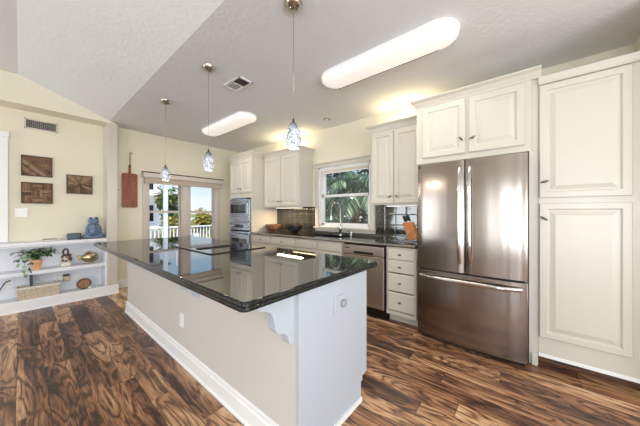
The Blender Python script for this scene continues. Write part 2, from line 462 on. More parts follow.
# soffit over the shelf niche, wall above it, and the column at its end
bm = MB(); bm.prism([(XL, 2.66), (.98, 2.66), (.98, 2.66 + .005), (CX, CEIL), (VX, VZ), (XL, VZ)], 'Y', SY, FW)
struct('trim_3', bm, M['wall'], 'wall face and soffit above the shelf niche')
struct('trim_4', MB().box(.855, .98, SY, FW, 0, 2.66), M['cab'], 'narrow white column at the end of the shelf niche', bevel=.004)
struct('baseboard_far', MB().sweep([(2.72, FW), (.98, FW)], [(0, 0), (.016, 0), (.016, .11), (.008, .14), (0, .14)]), M['trim'])
# white casing at the frame's edge above the shelf
bm = MB(); bm.box(-.20, -.105, FW - .03, FW, .88, 2.26); bm.box(-1.3, -.095, FW - .04, FW, 2.26, 2.33); bm.box(-1.3, -.20, FW - .012, FW, .88, 2.26)
struct('trim_5', bm, M['trim'], 'white casing on the wall at the end of the shelf ledge', bevel=.004)

# patio doors and window behind the camera (seen only as reflections)
for i, (a, b) in enumerate(((-2.5, -.2), (3.4, 4.8))):
    mb = MB()
    for y in (a, (a + b) / 2 - .03, b - .06): mb.box(XL - .1, XL - .04, y, y + .06, .02, 2.25)
    mb.box(XL - .1, XL - .04, a, b, .02, .1); mb.box(XL - .1, XL - .04, a, b, 2.19, 2.25)
    d = struct('door_%d' % (i + 1), mb, M['trim'], 'white framed glazed patio door')
    MB().box(XL - .075, XL - .07, a + .06, b - .06, .1, 2.19).build('glass', M['pane'], d)
mb = MB()
for x in (-2.8, -1.35, .09, 1.54): mb.box(x, x + .06, YB - .1, YB - .04, .2, 2.3)
mb.box(-2.8, 1.6, YB - .1, YB - .04, .2, .27); mb.box(-2.8, 1.6, YB - .1, YB - .04, 2.23, 2.3)
w = struct('window_3', mb, M['trim'], 'wide white window behind the kitchen')
MB().box(-2.74, 1.54, YB - .075, YB - .07, .27, 2.23).build('glass', M['pane'], w)

# ------------------------------------------------------------------ far double window
def sash_window(name, axis, T, a0, a1, z0, z1, zm, fr=.045, m=M['casing'], lab=''):
    """double-hung window filling an opening; T = plane coordinate of the sash, going outwards"""
    def bx(mb, p, q, r, s_, d0, d1):
        if axis == 'Y': mb.box(p, q, T + d0, T + d1, r, s_)
        else: mb.box(T + d0, T + d1, p, q, r, s_)
    fm = MB()
    bx(fm, a0, a0 + .025, z0, z1, 0, .14); bx(fm, a1 - .025, a1, z0, z1, 0, .14); bx(fm, a0, a1, z1 - .025, z1, 0, .14); bx(fm, a0, a1, z0, z0 + .025, 0, .14)
    o = struct(name, fm, m, lab)
    b0, b1 = a0 + .025, a1 - .025
    lo = MB(); hi = MB()
    for mb, r, s_, d in ((lo, z0 + .025, zm + .02, .05), (hi, zm - .02, z1 - .025, .085)):
        bx(mb, b0, b0 + fr, r, s_, d, d + .032); bx(mb, b1 - fr, b1, r, s_, d, d + .032)
        bx(mb, b0, b1, r, r + .045, d, d + .032); bx(mb, b0, b1, s_ - .04, s_, d, d + .032)
    l = lo.build('lower_sash', m, o, bevel=.003); h = hi.build('upper_sash', m, o, bevel=.003)
    g = MB(); bx(g, b0 + fr, b1 - fr, z0 + .05, zm, .064, .068); g.build('pane', M['pane'], l)
    g = MB(); bx(g, b0 + fr, b1 - fr, zm, z1 - .05, .099, .103); g.build('pane', M['pane'], h)
    return o
w1 = sash_window('window_1', 'Y', FW, *W1[0], 1.285, .018, M['casing'], 'far window sash beside the hanging cutting board')
sash_window('window_2', 'Y', FW, *W1[1], 1.285, .018, M['casing'], 'far window sash beside the oven tower')
cas = MB()
for a, b in ((1.39, 1.47), (2.06, 2.19), (2.75, 2.84)): cas.box(a, b, FW - .022, FW, .42, 1.92)
cas.box(1.36, 2.86, FW - .022, FW, 1.90, 1.99); cas.box(1.36, 2.86, FW - .05, FW, .40, .45); cas.box(1.39, 2.84, FW - .02, FW, .31, .40)
struct('trim_6', cas, M['casing'], 'window casing of the far double window', bevel=.004)
bl = thing('window_blind', 'tan raised blind with a boxy headrail across the far double window', 'blind', (2.12, FW - .03, 1.8))
MB().box(1.375, 2.865, FW - .105, FW - .024, 1.90, 1.985).build('headrail', M['casing'], bl, bevel=.006)
MB().box(1.365, 2.875, FW - .115, FW - .024, 1.985, 2.0).build('top_cap', M['leather'], bl, bevel=.002).__setitem__('label', 'thin dark cap strip')
mb = MB()
for k in range(6): mb.box(1.40, 2.84, FW - .085, FW - .03, 1.80 + k * .0165, 1.813 + k * .0165)
mb.build('stacked_slats', M['fabric'], bl, bevel=.002)

# kitchen window over the sink
sash_window('window_4', 'X', KW, *W2, 1.555, .05, M['trim'], 'white sash window over the sink')
cas = MB()
cas.box(KW - .022, KW, 1.715, 1.79, .985, 2.06); cas.box(KW - .022, KW, 2.79, 2.865, .985, 2.06)
cas.box(KW - .03, KW, 1.70, 2.88, 2.04, 2.10); cas.box(KW - .045, KW, 1.69, 2.89, 2.10, 2.125)
cas.box(KW - .05, KW + .05, 1.70, 2.88, 1.005, 1.03); cas.box(KW - .02, KW, 1.715, 2.865, .955, 1.005)
struct('trim_7', cas, M['cab'], 'white casing and sill of the sink window', bevel=.004)
rs = thing('roller_shade', 'pale rolled up shade under the head of the sink window', 'blind', (KW + .03, 2.29, 1.9))
MB().box(KW + .005, KW + .045, 1.825, 2.755, 1.985, 2.013).build('cassette', M['trim'], rs, bevel=.008)
MB().box(KW + .02, KW + .028, 1.835, 2.745, 1.945, 1.985).build('shade', M['fabric'], rs)
MB().box(KW + .014, KW + .034, 1.835, 2.745, 1.932, 1.946).build('hem_bar', M['trim'], rs, bevel=.003)

# ------------------------------------------------------------------ ceiling fittings
def stadium(x0, x1, y0, y1, n=12):
    r = (x1 - x0) / 2; cx = (x0 + x1) / 2; P = []
    for k in range(n + 1):
        a = PI * k / n; P.append((cx + r * math.cos(a), y1 - r + r * math.sin(a)))
    for k in range(n + 1):
        a = PI + PI * k / n; P.append((cx + r * math.cos(a), y0 + r + r * math.sin(a)))
    return P
def ceiling_light(label, cx, y0, y1, first=None):
    t = thing('ceiling_light', label, 'ceiling light', (cx, (y0 + y1) / 2, CEIL), 'oblong fluorescent ceiling lights')
    w = .16
    A = stadium(cx - w, cx + w, y0, y1)
    MB().prism(A, 'Z', CEIL - .022, CEIL - .0005).build('housing', M['plastic'], t, bevel=.004)
    R = []
    for ins, z in ((.008, .022), (.010, .048), (.03, .066), (.07, .078), (.12, .083)):
        R.append([(x, y, CEIL - z) for x, y in stadium(cx - w + ins, cx + w - ins, y0 + ins, y1 - ins)])
    MB().rings(R).build('lens', M['lens'], t, smooth='weld')
    cl = MB()
    cl.tube([(cx + .118, y0 + .18, CEIL - .0715), (cx + .118, y1 - .10, CEIL - .0715)], .0035, 6)
    for y in (y0 + .2, y1 - .12): cl.ell((cx + .118, y, CEIL - .073), .008, .008, .005, 8, 6)
    cl.build('lens_clip', M['nickel'], t)
    lamp('fluorescent_tubes', 'AREA', (cx, (y0 + y1) / 2, CEIL - .095), 8, (1, .95, .86), (0, 0, 0), shape='RECTANGLE', size=.26, size_y=1.1)
ceiling_light('long oblong ceiling light above the fridge side of the kitchen, the larger looking one', 2.12, .39, 1.70)
ceiling_light('oblong ceiling light near the oven tower, the farther one', 2.12, 3.03, 4.36)

PEN = [('pendant with swirled glass shade hanging nearest the fridge end of the island', 1.193, 1.228, 1.703),
       ('pendant with swirled glass shade hanging over the middle of the island', 1.183, 2.41, 1.684),
       ('pendant with swirled glass shade at the far end of the island, before the blind', 1.187, 3.56, 1.678)]
def pendant(label, x, y, zb):
    t = thing('pendant_light', label, 'pendant light', (x, y, zb), 'glass pendants in a row over the island')
    MB().lathe([(.0, -.045), (.02, -.043), (.045, -.03), (.058, -.014), (.062, -.0005)], (x, y, CEIL), 28).build('canopy', M['nickel'], t, smooth='weld')
    MB().tube([(x, y, CEIL - .044), (x, y, zb + .205)], .0022, 8).build('cord', M['nickel'], t)
    MB().lathe([(.004, .208), (.007, .20), (.010, .185), (.017, .168)], (x, y, zb), 20).build('cap', M['charcoal'], t, smooth='weld')
    prof = [(.018, .178), (.030, .160), (.045, .125), (.053, .088), (.054, .06), (.047, .03), (.034, .003)]
    inn = [(r - .003, h) for r, h in reversed(prof)]
    R = MB()
    rings = []
    for r, h in prof + inn:
        rings.append([(x + r * math.cos(2 * PI * k / 28), y + r * math.sin(2 * PI * k / 28), zb + h) for k in range(28)])
    R.rings(rings, cap=False).build('glass_shade', M['artglass'], t, smooth='weld')
    MB().cyl((x, y, zb + .11), .011, .06, 14).build('socket', M['nickel'], t)
    MB().ell((x, y, zb + .075), .017, .017, .034, 14, 8).build('bulb', M['bulb'], t, smooth='weld')
    lamp('pendant_bulb', 'POINT', (x, y, zb - .01), 5, (1, .9, .74), shadow_soft_size=.03)
for p in PEN: pendant(*p)

def vent(label, group=None): pass
v = thing('ceiling_vent', 'square white air vent with dark louvres in the flat ceiling', 'vent', (1.54, 2.465, CEIL))
mb = MB(); x0, x1, y0, y1 = 1.45, 1.63, 2.31, 2.625
for a in ((x0, x1, y0, y0 + .022), (x0, x1, y1 - .022, y1), (x0, x0 + .022, y0, y1), (x1 - .022, x1, y0, y1), (x0, x1, 2.455, 2.475)): mb.box(*a, CEIL - .012, CEIL - .0005)
mb.build('frame', M['plastic'], v, bevel=.002)
mb = MB()
for k in range(6): mb.obox((1.484 + k * .0222, 2.395, CEIL - .008), .018, .12, .002, (0, .5, 0))
mb.build('louvre', M['charcoal'], v).__setitem__('label', 'dark open louvres')
mb = MB()
for k in range(6): mb.obox((1.484 + k * .0222, 2.54, CEIL - .008), .02, .12, .002, (0, -.35, 0))
mb.build('louvre', M['plastic'], v)
MB().box(x0 + .02, x1 - .02, y0 + .02, y1 - .02, CEIL - .003, CEIL - .001).build('duct_back', M['darkgap'], v)

v = thing('wall_vent', 'rectangular air return grille high on the niche wall', 'vent', (.19, FW, 2.5))
x0, x1, z0, z1 = .03, .345, 2.425, 2.565
mb = MB()
for a in ((x0, x1, z0, z0 + .018), (x0, x1, z1 - .018, z1), (x0, x0 + .018, z0, z1), (x1 - .018, x1, z0, z1)): mb.box(a[0], a[1], FW - .014, FW - .001, a[2], a[3])
mb.build('frame', M['casing'], v, bevel=.002)
mb = MB()
for k in range(1, 15): mb.box(x0 + .018 + k * .0186 - .002, x0 + .018 + k * .0186 + .002, FW - .011, FW - .004, z0 + .018, z1 - .018)
for k in range(1, 5): mb.box(x0 + .018, x1 - .018, FW - .012, FW - .005, z0 + .018 + k * .0208 - .0015, z0 + .018 + k * .0208 + .0015)
mb.build('grille', M['nickel'], v)
MB().box(x0 + .018, x1 - .018, FW - .004, FW - .001, z0 + .018, z1 - .018).build('duct_back', M['black'], v)

d = thing('recessed_light', 'small round recessed ceiling downlight above the sink', 'ceiling light', (3.0, 2.36, CEIL))
prof = [(.055, -.001), (.055, -.006), (.05, -.008), (.038, -.006), (.036, -.001)]
MB().lathe(prof, (3.0, 2.36, CEIL), 28).build('trim_ring', M['nickel'], d, smooth='weld')
MB().ell((3.0, 2.36, CEIL - .008), .03, .03, .008, 16, 6).build('lamp_lens', M['plastic'], d, smooth='weld')

# ------------------------------------------------------------------ cabinetry
CF = 2.73                                                                       # base and tall cabinet face
def raised_door(X, y0, y1, z0, z1, fw=.058, t=.02):
    """raised panel door whose face looks towards -X; X = front of the rails"""
    mb = MB(); y0, y1 = min(y0, y1), max(y0, y1)
    xb = X + t
    def ring(ins, x): return [(x, y0 + ins, z0 + ins), (x, y1 - ins, z0 + ins), (x, y1 - ins, z1 - ins), (x, y0 + ins, z1 - ins)]
    mb.rings([ring(0, xb), ring(0, X + .004), ring(.004, X), ring(fw - .008, X), ring(fw - .004, X + .003), ring(fw, X + .010), ring(fw + .012, X + .010), ring(fw + .04, X + .002), ring(fw + .044, X + .001)])
    return mb
def drawer_front(X, y0, y1, z0, z1, t=.02):
    mb = MB()
    def ring(ins, x): return [(x, y0 + ins, z0 + ins), (x, y1 - ins, z0 + ins), (x, y1 - ins, z1 - ins), (x, y0 + ins, z1 - ins)]
    mb.rings([ring(0, X + t), ring(0, X + .007), ring(.006, X + .002), ring(.012, X)])
    return mb
def knob(X, y, z, parent, style='oval', tilt=0.0, name='knob'):
    mb = MB(); mb.lathe([(.008, 0), (.005, -.004), (.0045, -.014), (.006, -.018)], (X, y, z), 10, 'X')
    if style == 'oval': mb.ell((X - .021, y, z), .006, .019, .010, 12, 8)
    else: mb.ell((X - .022, y, z), .006, .028, .009, 12, 8, (tilt, 0, 0)); 
    o = mb.build(name, M['bronze'], parent, smooth='weld'); o['label'] = 'bronze ' + name
    return o
def carcass(x0, x1, y0, y1, z0, z1, toe=True, shelf=None, t=.018, top=True, bottom=True, front=()):
    mb = MB()
    mb.box(x0, x1, y0, y0 + t, z0, z1); mb.box(x0, x1, y1 - t, y1, z0, z1); mb.box(x1 - t, x1, y0 + t, y1 - t, z0 + t, z1 - t)
    if bottom: mb.box(x0, x1, y0 + t, y1 - t, z0, z0 + t)
    if top: mb.box(x0, x1, y0 + t, y1 - t, z1 - t, z1)
    if toe: mb.box(x0 + .075, x0 + .09, y0, y1, 0, z0); mb.box(x0 + .09, x1, y0, y0 + t, 0, z0); mb.box(x0 + .09, x1, y1 - t, y1, 0, z0)
    return mb
def stack_frame(x0, x1, y0, y1, st, zs, mull=None):
    mb = MB(); mb.box(x0, x1, y0, y0 + st, zs[0], zs[-1]); mb.box(x0, x1, y1 - st, y1, zs[0], zs[-1])
    cur = zs[0]
    for a, b in zs[1:-1]:
        mb.box(x0, x1, y0 + st, y1 - st, cur, a); cur = b
        if mull: mb.box(x0, x1, mull - .022, mull + .022, a, b)
    mb.box(x0, x1, y0 + st, y1 - st, cur, zs[-1])
    return mb
def crown(pts, z0, z1, out=.055):
    """crown moulding, pts travel so that the left-hand normal points out of the cabinet"""
    h = z1 - z0
    return MB().sweep(pts, [(-.012, z0), (.006, z0), (.008, z0 + h * .18), (.016, z0 + h * .3), (out * .55, z0 + h * .62), (out * .9, z0 + h * .8), (out, z0 + h * .86), (out, z1), (-.012, z1)])

# --- oven tower
t = thing('oven_cabinet', 'tall cream cabinet tower holding the microwave and wall oven', 'cabinet', (3.02, 4.255, 0))
mb = carcass(2.74, KW - .001, 3.89, 4.62, .10, 2.30)
for z in (.30, 1.095, 1.565): mb.box(2.74, KW - .02, 3.905, 4.605, z, z + .018)
mb.build('carcass', M['cab'], t)
stack_frame(2.72, 2.7395, 3.89, 4.62, .035, [.10, (.13, .28), (.32, 1.094), (1.112, 1.555), (1.66, 2.25), 2.30]).build('face_frame', M['cab'], t)
for i, (a, b) in enumerate(((3.915, 4.248), (4.262, 4.595))):
    d = raised_door(2.70, a, b, 1.655, 2.255, .05).build('door', M['cab'], t); knob(2.70, 4.215 if i == 0 else 4.30, 1.73, d, 'bar', -.5 if i else .5)
d = drawer_front(2.70, 3.915, 4.595, .135, .275).build('drawer', M['cab'], t); knob(2.70, 4.255, .205, d)
crown([(2.93, 3.89), (2.72, 3.89), (2.72, 4.62), (KW - .002, 4.62)], 2.29, 2.39).build('crown_moulding', M['cab'], t)
# left-hand normal check: path above runs so that outside is to the right; handled by mirrored helper below

# microwave
mw = thing('microwave', 'built in stainless microwave above the wall oven', 'microwave', (2.72, 4.255, 1.113))
mb = MB()
P = []
for k in range(13):
    u = -1 + k / 6; P.append((4.255 + u * .33, 1.535 + .03 * (1 - u * u) - .012))
mb.prism([(3.925, 1.118)] + [(4.255 + (1 - k / 6) * 0 + (-1 + k / 6) * .33, 1.515 + .03 * (1 - (-1 + k / 6) ** 2)) for k in range(13)] + [(4.585, 1.118)], 'X', 2.685, 2.718)
mb.build('front_panel', M['steel_dark'], mw, bevel=.003)
MB().box(2.719, 3.20, 3.94, 4.57, 1.12, 1.54).build('body', M['black'], mw)
MB().box(2.672, 2.685, 3.955, 4.565, 1.235, 1.455).build('door', M['steel_dark'], mw, bevel=.004)
MB().box(2.668, 2.672, 4.03, 4.53, 1.26, 1.43).build('window', M['blackglass'], mw)
MB().tube([(2.65, 3.975, 1.47), (2.645, 4.1, 1.476), (2.645, 4.4, 1.476), (2.65, 4.54, 1.47)], .009, 8).build('handle', M['handle'], mw, smooth='weld')
mb = MB()
for k in range(9): mb.box(2.681, 2.685, 3.99 + k * .06, 4.03 + k * .06, 1.15, 1.19)
mb.build('button_row', M['greyplug'], mw)
MB().box(2.681, 2.685, 3.945, 4.565, 1.196, 1.2).build('seam', M['darkgap'], mw)
# oven
ov = thing('wall_oven', 'stainless wall oven below the microwave', 'oven', (2.72, 4.255, .32))
MB().box(2.719, 3.25, 3.935, 4.575, .325, 1.085).build('body', M['black'], ov)
MB().box(2.682, 2.718, 3.925, 4.585, .94, 1.09).build('control_panel', M['steel_dark'], ov, bevel=.004)
MB().box(2.678, 2.682, 4.12, 4.39, .985, 1.045).build('display', M['blackglass'], ov)
for y in (3.97, 4.03, 4.48, 4.54): MB().lathe([(.017, 0), (.016, -.012), (.012, -.02)], (2.682, y, 1.01), 14, 'X').build('dial', M['handle'], ov, smooth='weld')
MB().box(2.70, 2.718, 3.93, 4.58, .915, .94).build('vent_gap', M['darkgap'], ov)
dd = MB().box(2.675, 2.718, 3.925, 4.585, .325, .915).build('door', M['steel_dark'], ov, bevel=.005)
MB().box(2.671, 2.675, 4.0, 4.51, .43, .78).build('window', M['blackglass'], dd)
mb = MB(); mb.tube([(2.63, 3.97, .865), (2.63, 4.54, .865)], .012, 10)
for y in (4.0, 4.51): mb.tube([(2.63, y, .865), (2.678, y, .865)], .008, 8)
mb.build('handle', M['handle'], dd, smooth='weld')

# --- upper cabinets
def upper(label, y0, y1, split, z0, z1, zc, ends, kn):
    t = thing('upper_cabinet', label, 'cabinet', (3.16, (y0 + y1) / 2, z0))
    mb = carcass(3.02, KW - .001, y0, y1, z0, z1, toe=False)
    mb.build('carcass', M['cab'], t)
    stack_frame(3.0, 3.0195, y0, y1, .035, [z0, (z0 + .03, z1 - .05), z1], split).build('face_frame', M['cab'], t)
    d = raised_door(2.98, y0 + .018, split - .006, z0 + .018, z1 - .03).build('door', M['cab'], t); knob(2.98, split - .045, z0 + .10, d, 'bar', .5)
    d = raised_door(2.98, split + .006, y1 - .018, z0 + .018, z1 - .03).build('door', M['cab'], t); knob(2.98, split + .045, z0 + .10, d, 'bar', -.5)
    pts = [(3.0, y0), (3.0, y1)]
    if 'n' in ends: pts = [(KW - .002, y0)] + pts
    if 'f' in ends: pts = pts + [(KW - .002, y1)]
    crown(pts, z1 - .03, zc).build('crown_moulding', M['cab'], t)
    return t
upper('cream two door wall cabinet between the oven tower and the sink window', 2.935, 3.885, 3.40, 1.372, 2.31, 2.39, 'n', 0)
upper('cream two door wall cabinet between the sink window and the fridge', .945, 1.605, 1.282, 1.372, 2.33, 2.41, 'f', 0)
for nm, y0, y1, m, e, c in (('slim lit strip under the wall cabinet beside the oven tower', 2.98, 3.62, 'strip', 9, (1, .74, .45)), ('slim lit strip under the wall cabinet beside the fridge', 1.0, 1.42, 'strip_cool', 2, (1, .93, .8))):
    u = thing('under_cabinet_light', nm, 'light', (3.1, (y0 + y1) / 2, 1.36))
    MB().box(3.05, 3.13, y0, y1, 1.354, 1.3715).build('housing', M['plastic'], u, bevel=.003)
    MB().box(3.056, 3.124, y0 + .01, y1 - .01, 1.350, 1.354).build('diffuser', M[m], u)
    lamp('under_cabinet_glow', 'AREA', (3.12, (y0 + y1) / 2, 1.345), e, c, (0, 0, 0), shape='RECTANGLE', size=.06, size_y=y1 - y0)
# the rope lights that sit on top of the wall cabinets
for nm, y0, y1, e in (('wall cabinet beside the oven tower', 3.0, 3.8, 3), ('wall cabinet beside the fridge', 1.0, 1.5, 3)):
    rl = tag(MB().tube([(3.2, y0, 2.42), (3.2, y1, 2.42)], .01, 8).build('rope_light', M['strip']), 'warm rope light lying on top of the ' + nm, 'light')
    lamp('rope_glow', 'AREA', (3.19, (y0 + y1) / 2, 2.435), e, (1, .82, .45), (PI, 0, 0), shape='RECTANGLE', size=.06, size_y=y1 - y0)

# --- cabinet over the fridge with its side panel
t = thing('upper_cabinet', 'deep cream two door cabinet above the fridge', 'cabinet', (3.03, .44, 1.785))
mb = carcass(2.75, KW - .001, -.03, .915, 1.785, 2.40, toe=False)
mb.build('carcass', M['cab'], t)
stack_frame(2.73, 2.7495, -.03, .915, .06, [1.785, (1.85, 2.345), 2.405], .44).build('face_frame', M['cab'], t)
d = raised_door(2.71, .455, .85, 1.84, 2.36).build('door', M['cab'], t); knob(2.71, .487, 1.975, d, 'bar', .9)
d = raised_door(2.71, .018, .425, 1.84, 2.36).build('door', M['cab'], t); knob(2.71, .392, 1.97, d, 'bar', -.4)
mb = MB(); mb.box(2.73, KW - .001, -.07, -.012, .10, 1.784); mb.box(2.73, KW - .001, -.07, -.031, 1.784, 2.376); mb.box(2.75, KW - .001, -.07, -.012, 0, .10); mb.box(2.727, 2.7499, -.066, -.030, .0, .0999); mb.build('side_panel', M['cab'], t, bevel=.002)
crown([(2.73, -.09), (2.73, .915), (KW - .002, .915)], 2.377, 2.457).build('crown_moulding', M['cab'], t)
mb = crown([(KW - .002, -.07), (2.73, -.07), (2.73, -.0701)], 2.375, 2.455) if False else None

# --- pantry
t = thing('pantry_cabinet', 'tall cream pantry cabinet with two stacked doors beside the fridge', 'cabinet', (3.03, -.38, 0))
mb = carcass(2.75, KW - .001, YR + .001, -.0715, .10, 2.32, toe=False)
MB().box(2.85, 2.865, YR + .001, -.0715, 0, .0995).build('toe_kick', M['toeshade'], t)
mb.build('carcass', M['cab'], t)
mb = MB(); mb.box(2.73, 2.7495, YR + .001, -.55, .10, 2.32); mb.box(2.73, 2.7495, -.10, -.0715, .10, 2.32)
for q in ((.10, .27), (1.33, 1.40), (2.28, 2.32)): mb.box(2.73, 2.7495, -.55, -.10, *q)
mb.build('face_frame', M['cab'], t)
d = raised_door(2.71, -.563, -.078, 1.388, 2.30, .052).build('door', M['cab'], t); knob(2.71, -.11, 1.517, d, 'bar', -.25)
d = raised_door(2.71, -.563, -.078, .256, 1.342, .052).build('door', M['cab'], t); knob(2.71, -.105, 1.222, d, 'bar', .6)
mb = MB().sweep([(2.73, YR + .001), (2.73, -.0715)], [(-.012, 2.31), (.022, 2.31), (.03, 2.325), (.032, 2.37), (-.012, 2.37)])
mb.build('crown_moulding', M['cab'], t)
MB().box(2.724, 2.73, YR + .001, -.0715, .09, .118).build('base_strip', M['trim'], t, bevel=.002)

# --- base cabinets
def base(label, y0, y1, fronts, false=False, cat='cabinet', name='base_cabinet'):
    t = thing(name, label, cat, (3.03, (y0 + y1) / 2, 0))
    mb = carcass(2.75, KW - .03, y0, y1, .10, .874, top=False)
    mb.build('carcass', M['cab'], t)
    stack_frame(2.732, 2.7495, y0, y1, .025, [.10, (.145, .72), (.74, .85), .874]).build('face_frame', M['cab'], t)
    for kind, a, b, z0, z1, kn in fronts:
        if kind == 'door': d = raised_door(2.712, a, b, z0, z1, .05).build('door', M['cab'], t)
        else: d = drawer_front(2.712, a, b, z0, z1).build('drawer' if kn else 'false_front', M['cab'], t)
        if kn: knob(2.712, kn[0], kn[1], d)
    return t
base('cream base cabinet with one drawer next to the oven tower', 3.36, 3.888, [('drawer', 3.372, 3.876, .735, .858, (3.62, .797)), ('door', 3.372, 3.876, .15, .722, (3.42, .66))])
base('cream base cabinet with one drawer between the sink cabinet and the oven side cabinet', 2.755, 3.358, [('drawer', 2.767, 3.346, .735, .858, (3.055, .797)), ('door', 2.767, 3.05, .15, .722, (3.0, .66)), ('door', 3.062, 3.346, .15, .722, (3.1, .66))])
base('cream sink base cabinet with two false drawer fronts under the window', 1.877, 2.753, [('drawer', 2.325, 2.741, .735, .858, None), ('drawer', 1.889, 2.313, .735, .858, None), ('door', 2.325, 2.741, .15, .722, (2.37, .66)), ('door', 1.889, 2.313, .15, .722, (2.27, .66))], True)
base('narrow cream stack of four drawers between the dishwasher and the fridge', .918, 1.262, [('drawer', .932, 1.245, z0, z1, (1.09, (z0 + z1) / 2)) for z0, z1 in ((.735, .858), (.588, .725), (.376, .576), (.155, .364))], name='drawer_cabinet')

# --- dishwasher
t = thing('dishwasher', 'stainless dishwasher under the counter beside the drawer stack', 'dishwasher', (3.0, 1.57, 0))
MB().box(2.76, 3.28, 1.275, 1.867, .11, .868).build('body', M['black'], t)
MB().box(2.705, 2.755, 1.285, 1.862, .125, .735).build('door', M['steel_light'], t, bevel=.004)
c = MB().box(2.705, 2.755, 1.285, 1.862, .745, .858).build('control_panel', M['steel_light'], t, bevel=.004)
MB().box(2.701, 2.705, 1.42, 1.69, .758, .786).build('pocket_handle', M['black'], c, bevel=.003)
MB().box(2.7035, 2.705, 1.76, 1.83, .815, .83).build('badge', M['charcoal'], c)
MB().box(2.79, 2.80, 1.275, 1.867, .005, .11).build('toe_panel', M['black'], t)
MB().box(2.7035, 2.705, 1.52, 1.565, .185, .222).build('sticker', M['handle'], t)

# --- kitchen worktop and backsplash
t = thing('kitchen_countertop', 'polished black granite worktop along the sink wall', 'countertop', (3.0, 2.4, .875))
SK = (2.84, 3.17, 1.98, 2.66)
mb = MB()
z0, z1 = .876, .915
mb.box(2.715, SK[0], .925, 3.886, z0, z1); mb.box(SK[1], KW - .001, .925, 3.886, z0, z1); mb.box(SK[0], SK[1], .925, SK[2], z0, z1); mb.box(SK[0], SK[1], SK[3], 3.886, z0, z1)
P = [(2.715, z0)] + [(2.715 - .0195 * math.sin(PI * k / 8), .8955 - .0195 * math.cos(PI * k / 8)) for k in range(1, 8)] + [(2.715, z1)]
mb.prism(P, 'Y', .925, 3.886)
mb.build('slab', M['granite'], t)
struct('wall_backsplash', wall('X', KW - .012, KW - .0005, .93, 3.888, .916, 1.372, [(1.705, 2.875, .953, 1.372)]), M['tile'], 'dark tiled backsplash')
# sink
sk = thing('kitchen_sink', 'undermounted stainless sink below the window', 'sink', (3.0, 2.32, .87))
a, b, c, d = SK
mb = MB()
def rr(i, z): return [(a + i, c + i, z), (b - i, c + i, z), (b - i, d - i, z), (a + i, d - i, z)]
mb.rings([rr(-.0, .875), rr(.0, .72), rr(.03, .70)], cap=False); mb.quad(*rr(.03, .70))
mb.build('basin', M['steel_dark'], sk)
MB().lathe([(.04, .0), (.04, .004), (.02, .002)], (3.0, 2.32, .7), 18).build('drain', M['chrome'], sk, smooth='weld')
# faucet
f = thing('kitchen_faucet', 'tall chrome spring faucet arching over the sink', 'faucet', (3.23, 2.265, .915))
fx, fy = 3.23, 2.265
MB().lathe([(.032, 0), (.032, .006), (.024, .012), (.022, .09), (.025, .1), (.025, .135), (.014, .15)], (fx, fy, .9155), 20).build('base', M['chrome'], f, smooth='weld')
pts = [(fx, fy, 1.06)] + [(fx, fy, 1.06 + k * .06) for k in range(1, 5)]
dx, dy = -.18, .05
for k in range(1, 13):
    a_ = PI * k / 12; q = (1 - math.cos(a_)) / 2
    pts.append((fx + dx * q, fy + dy * q, 1.30 + .13 * math.sin(a_)))
pts += [(fx + dx, fy + dy, 1.26), (fx + dx, fy + dy, 1.22)]
MB().tube(pts, .007, 10).build('hose', M['nickel'], f, smooth='weld')
# spring: rings around the hose
mb = MB()
P = [Vector(p) for p in pts]; L = [0]
for u, v_ in zip(P, P[1:]): L.append(L[-1] + (v_ - u).length)
def at(s_):
    for i in range(len(P) - 1):
        if s_ <= L[i + 1]: q = (s_ - L[i]) / (L[i + 1] - L[i]); return P[i].lerp(P[i + 1], q), (P[i + 1] - P[i]).normalized()
    return P[-1], (P[-1] - P[-2]).normalized()
hel = []; turns = 42; N = turns * 8
for i in range(N + 1):
    p, dn = at(.02 + (L[-1] - .05) * i / N); up = Vector((0, 1, 0)); u = (up - dn * up.dot(dn)).normalized(); w_ = dn.cross(u); an = 2 * PI * turns * i / N
    hel.append(p + (u * math.cos(an) + w_ * math.sin(an)) * .0135)
mb.tube(hel, .0027, 5); mb.build('spring', M['chrome'], f, smooth='weld')
MB().lathe([(.012, 0), (.016, -.02), (.017, -.08), (.013, -.1)], (fx + dx, fy + dy, 1.23), 16).build('spray_head', M['chrome'], f, smooth='weld')
MB().tube([(fx, fy, 1.02), (fx - .03, fy + .03, 1.035), (fx - .07, fy + .08, 1.05)], [.009, .007, .005], 8).build('lever', M['chrome'], f, smooth='weld')
sd = thing('soap_dispenser', 'small chrome soap pump beside the faucet', 'soap dispenser', (3.22, 2.06, .915))
MB().lathe([(.018, 0), (.018, .005), (.011, .012), (.01, .06)], (3.22, 2.06, .9155), 16).build('stem', M['chrome'], sd, smooth='weld')
MB().tube([(3.22, 2.06, .97), (3.22, 2.06, .988), (3.19, 2.075, .992), (3.15, 2.09, .985)], .006, 8).build('spout', M['chrome'], sd, smooth='weld')

# bowls
def bowl(name, label, c, R, H, foot, m):
    t = thing(name, label, 'bowl', c)
    prof = [(.0, .012), (foot, .012)] if False else []
    out = [(foot * 1.0, .02), (R * .70, H * .24), (R * .90, H * .48), (R * .98, H * .76), (R, H)]
    inn = [(R - .008, H), (R * .9, H * .74), (R * .8, H * .5), (R * .5, H * .31), (.01, H * .28)]
    MB().lathe([(.001, .018)] + out + inn, c, 36).build('body', m, t, smooth='weld')
    MB().lathe([(foot * 1.05, 0), (foot, .004), (foot * .85, .02)], c, 28).build('foot', m, t, smooth='weld')
bowl('wooden_bowl', 'brown footed wooden bowl on the worktop beside the oven tower', (3.06, 3.70, .9155), .145, .135, .062, M['bowlwood'])
bowl('black_bowl', 'black footed bowl on the worktop next to the brown wooden bowl', (3.10, 3.16, .9155), .135, .13, .058, M['darkbowl'])

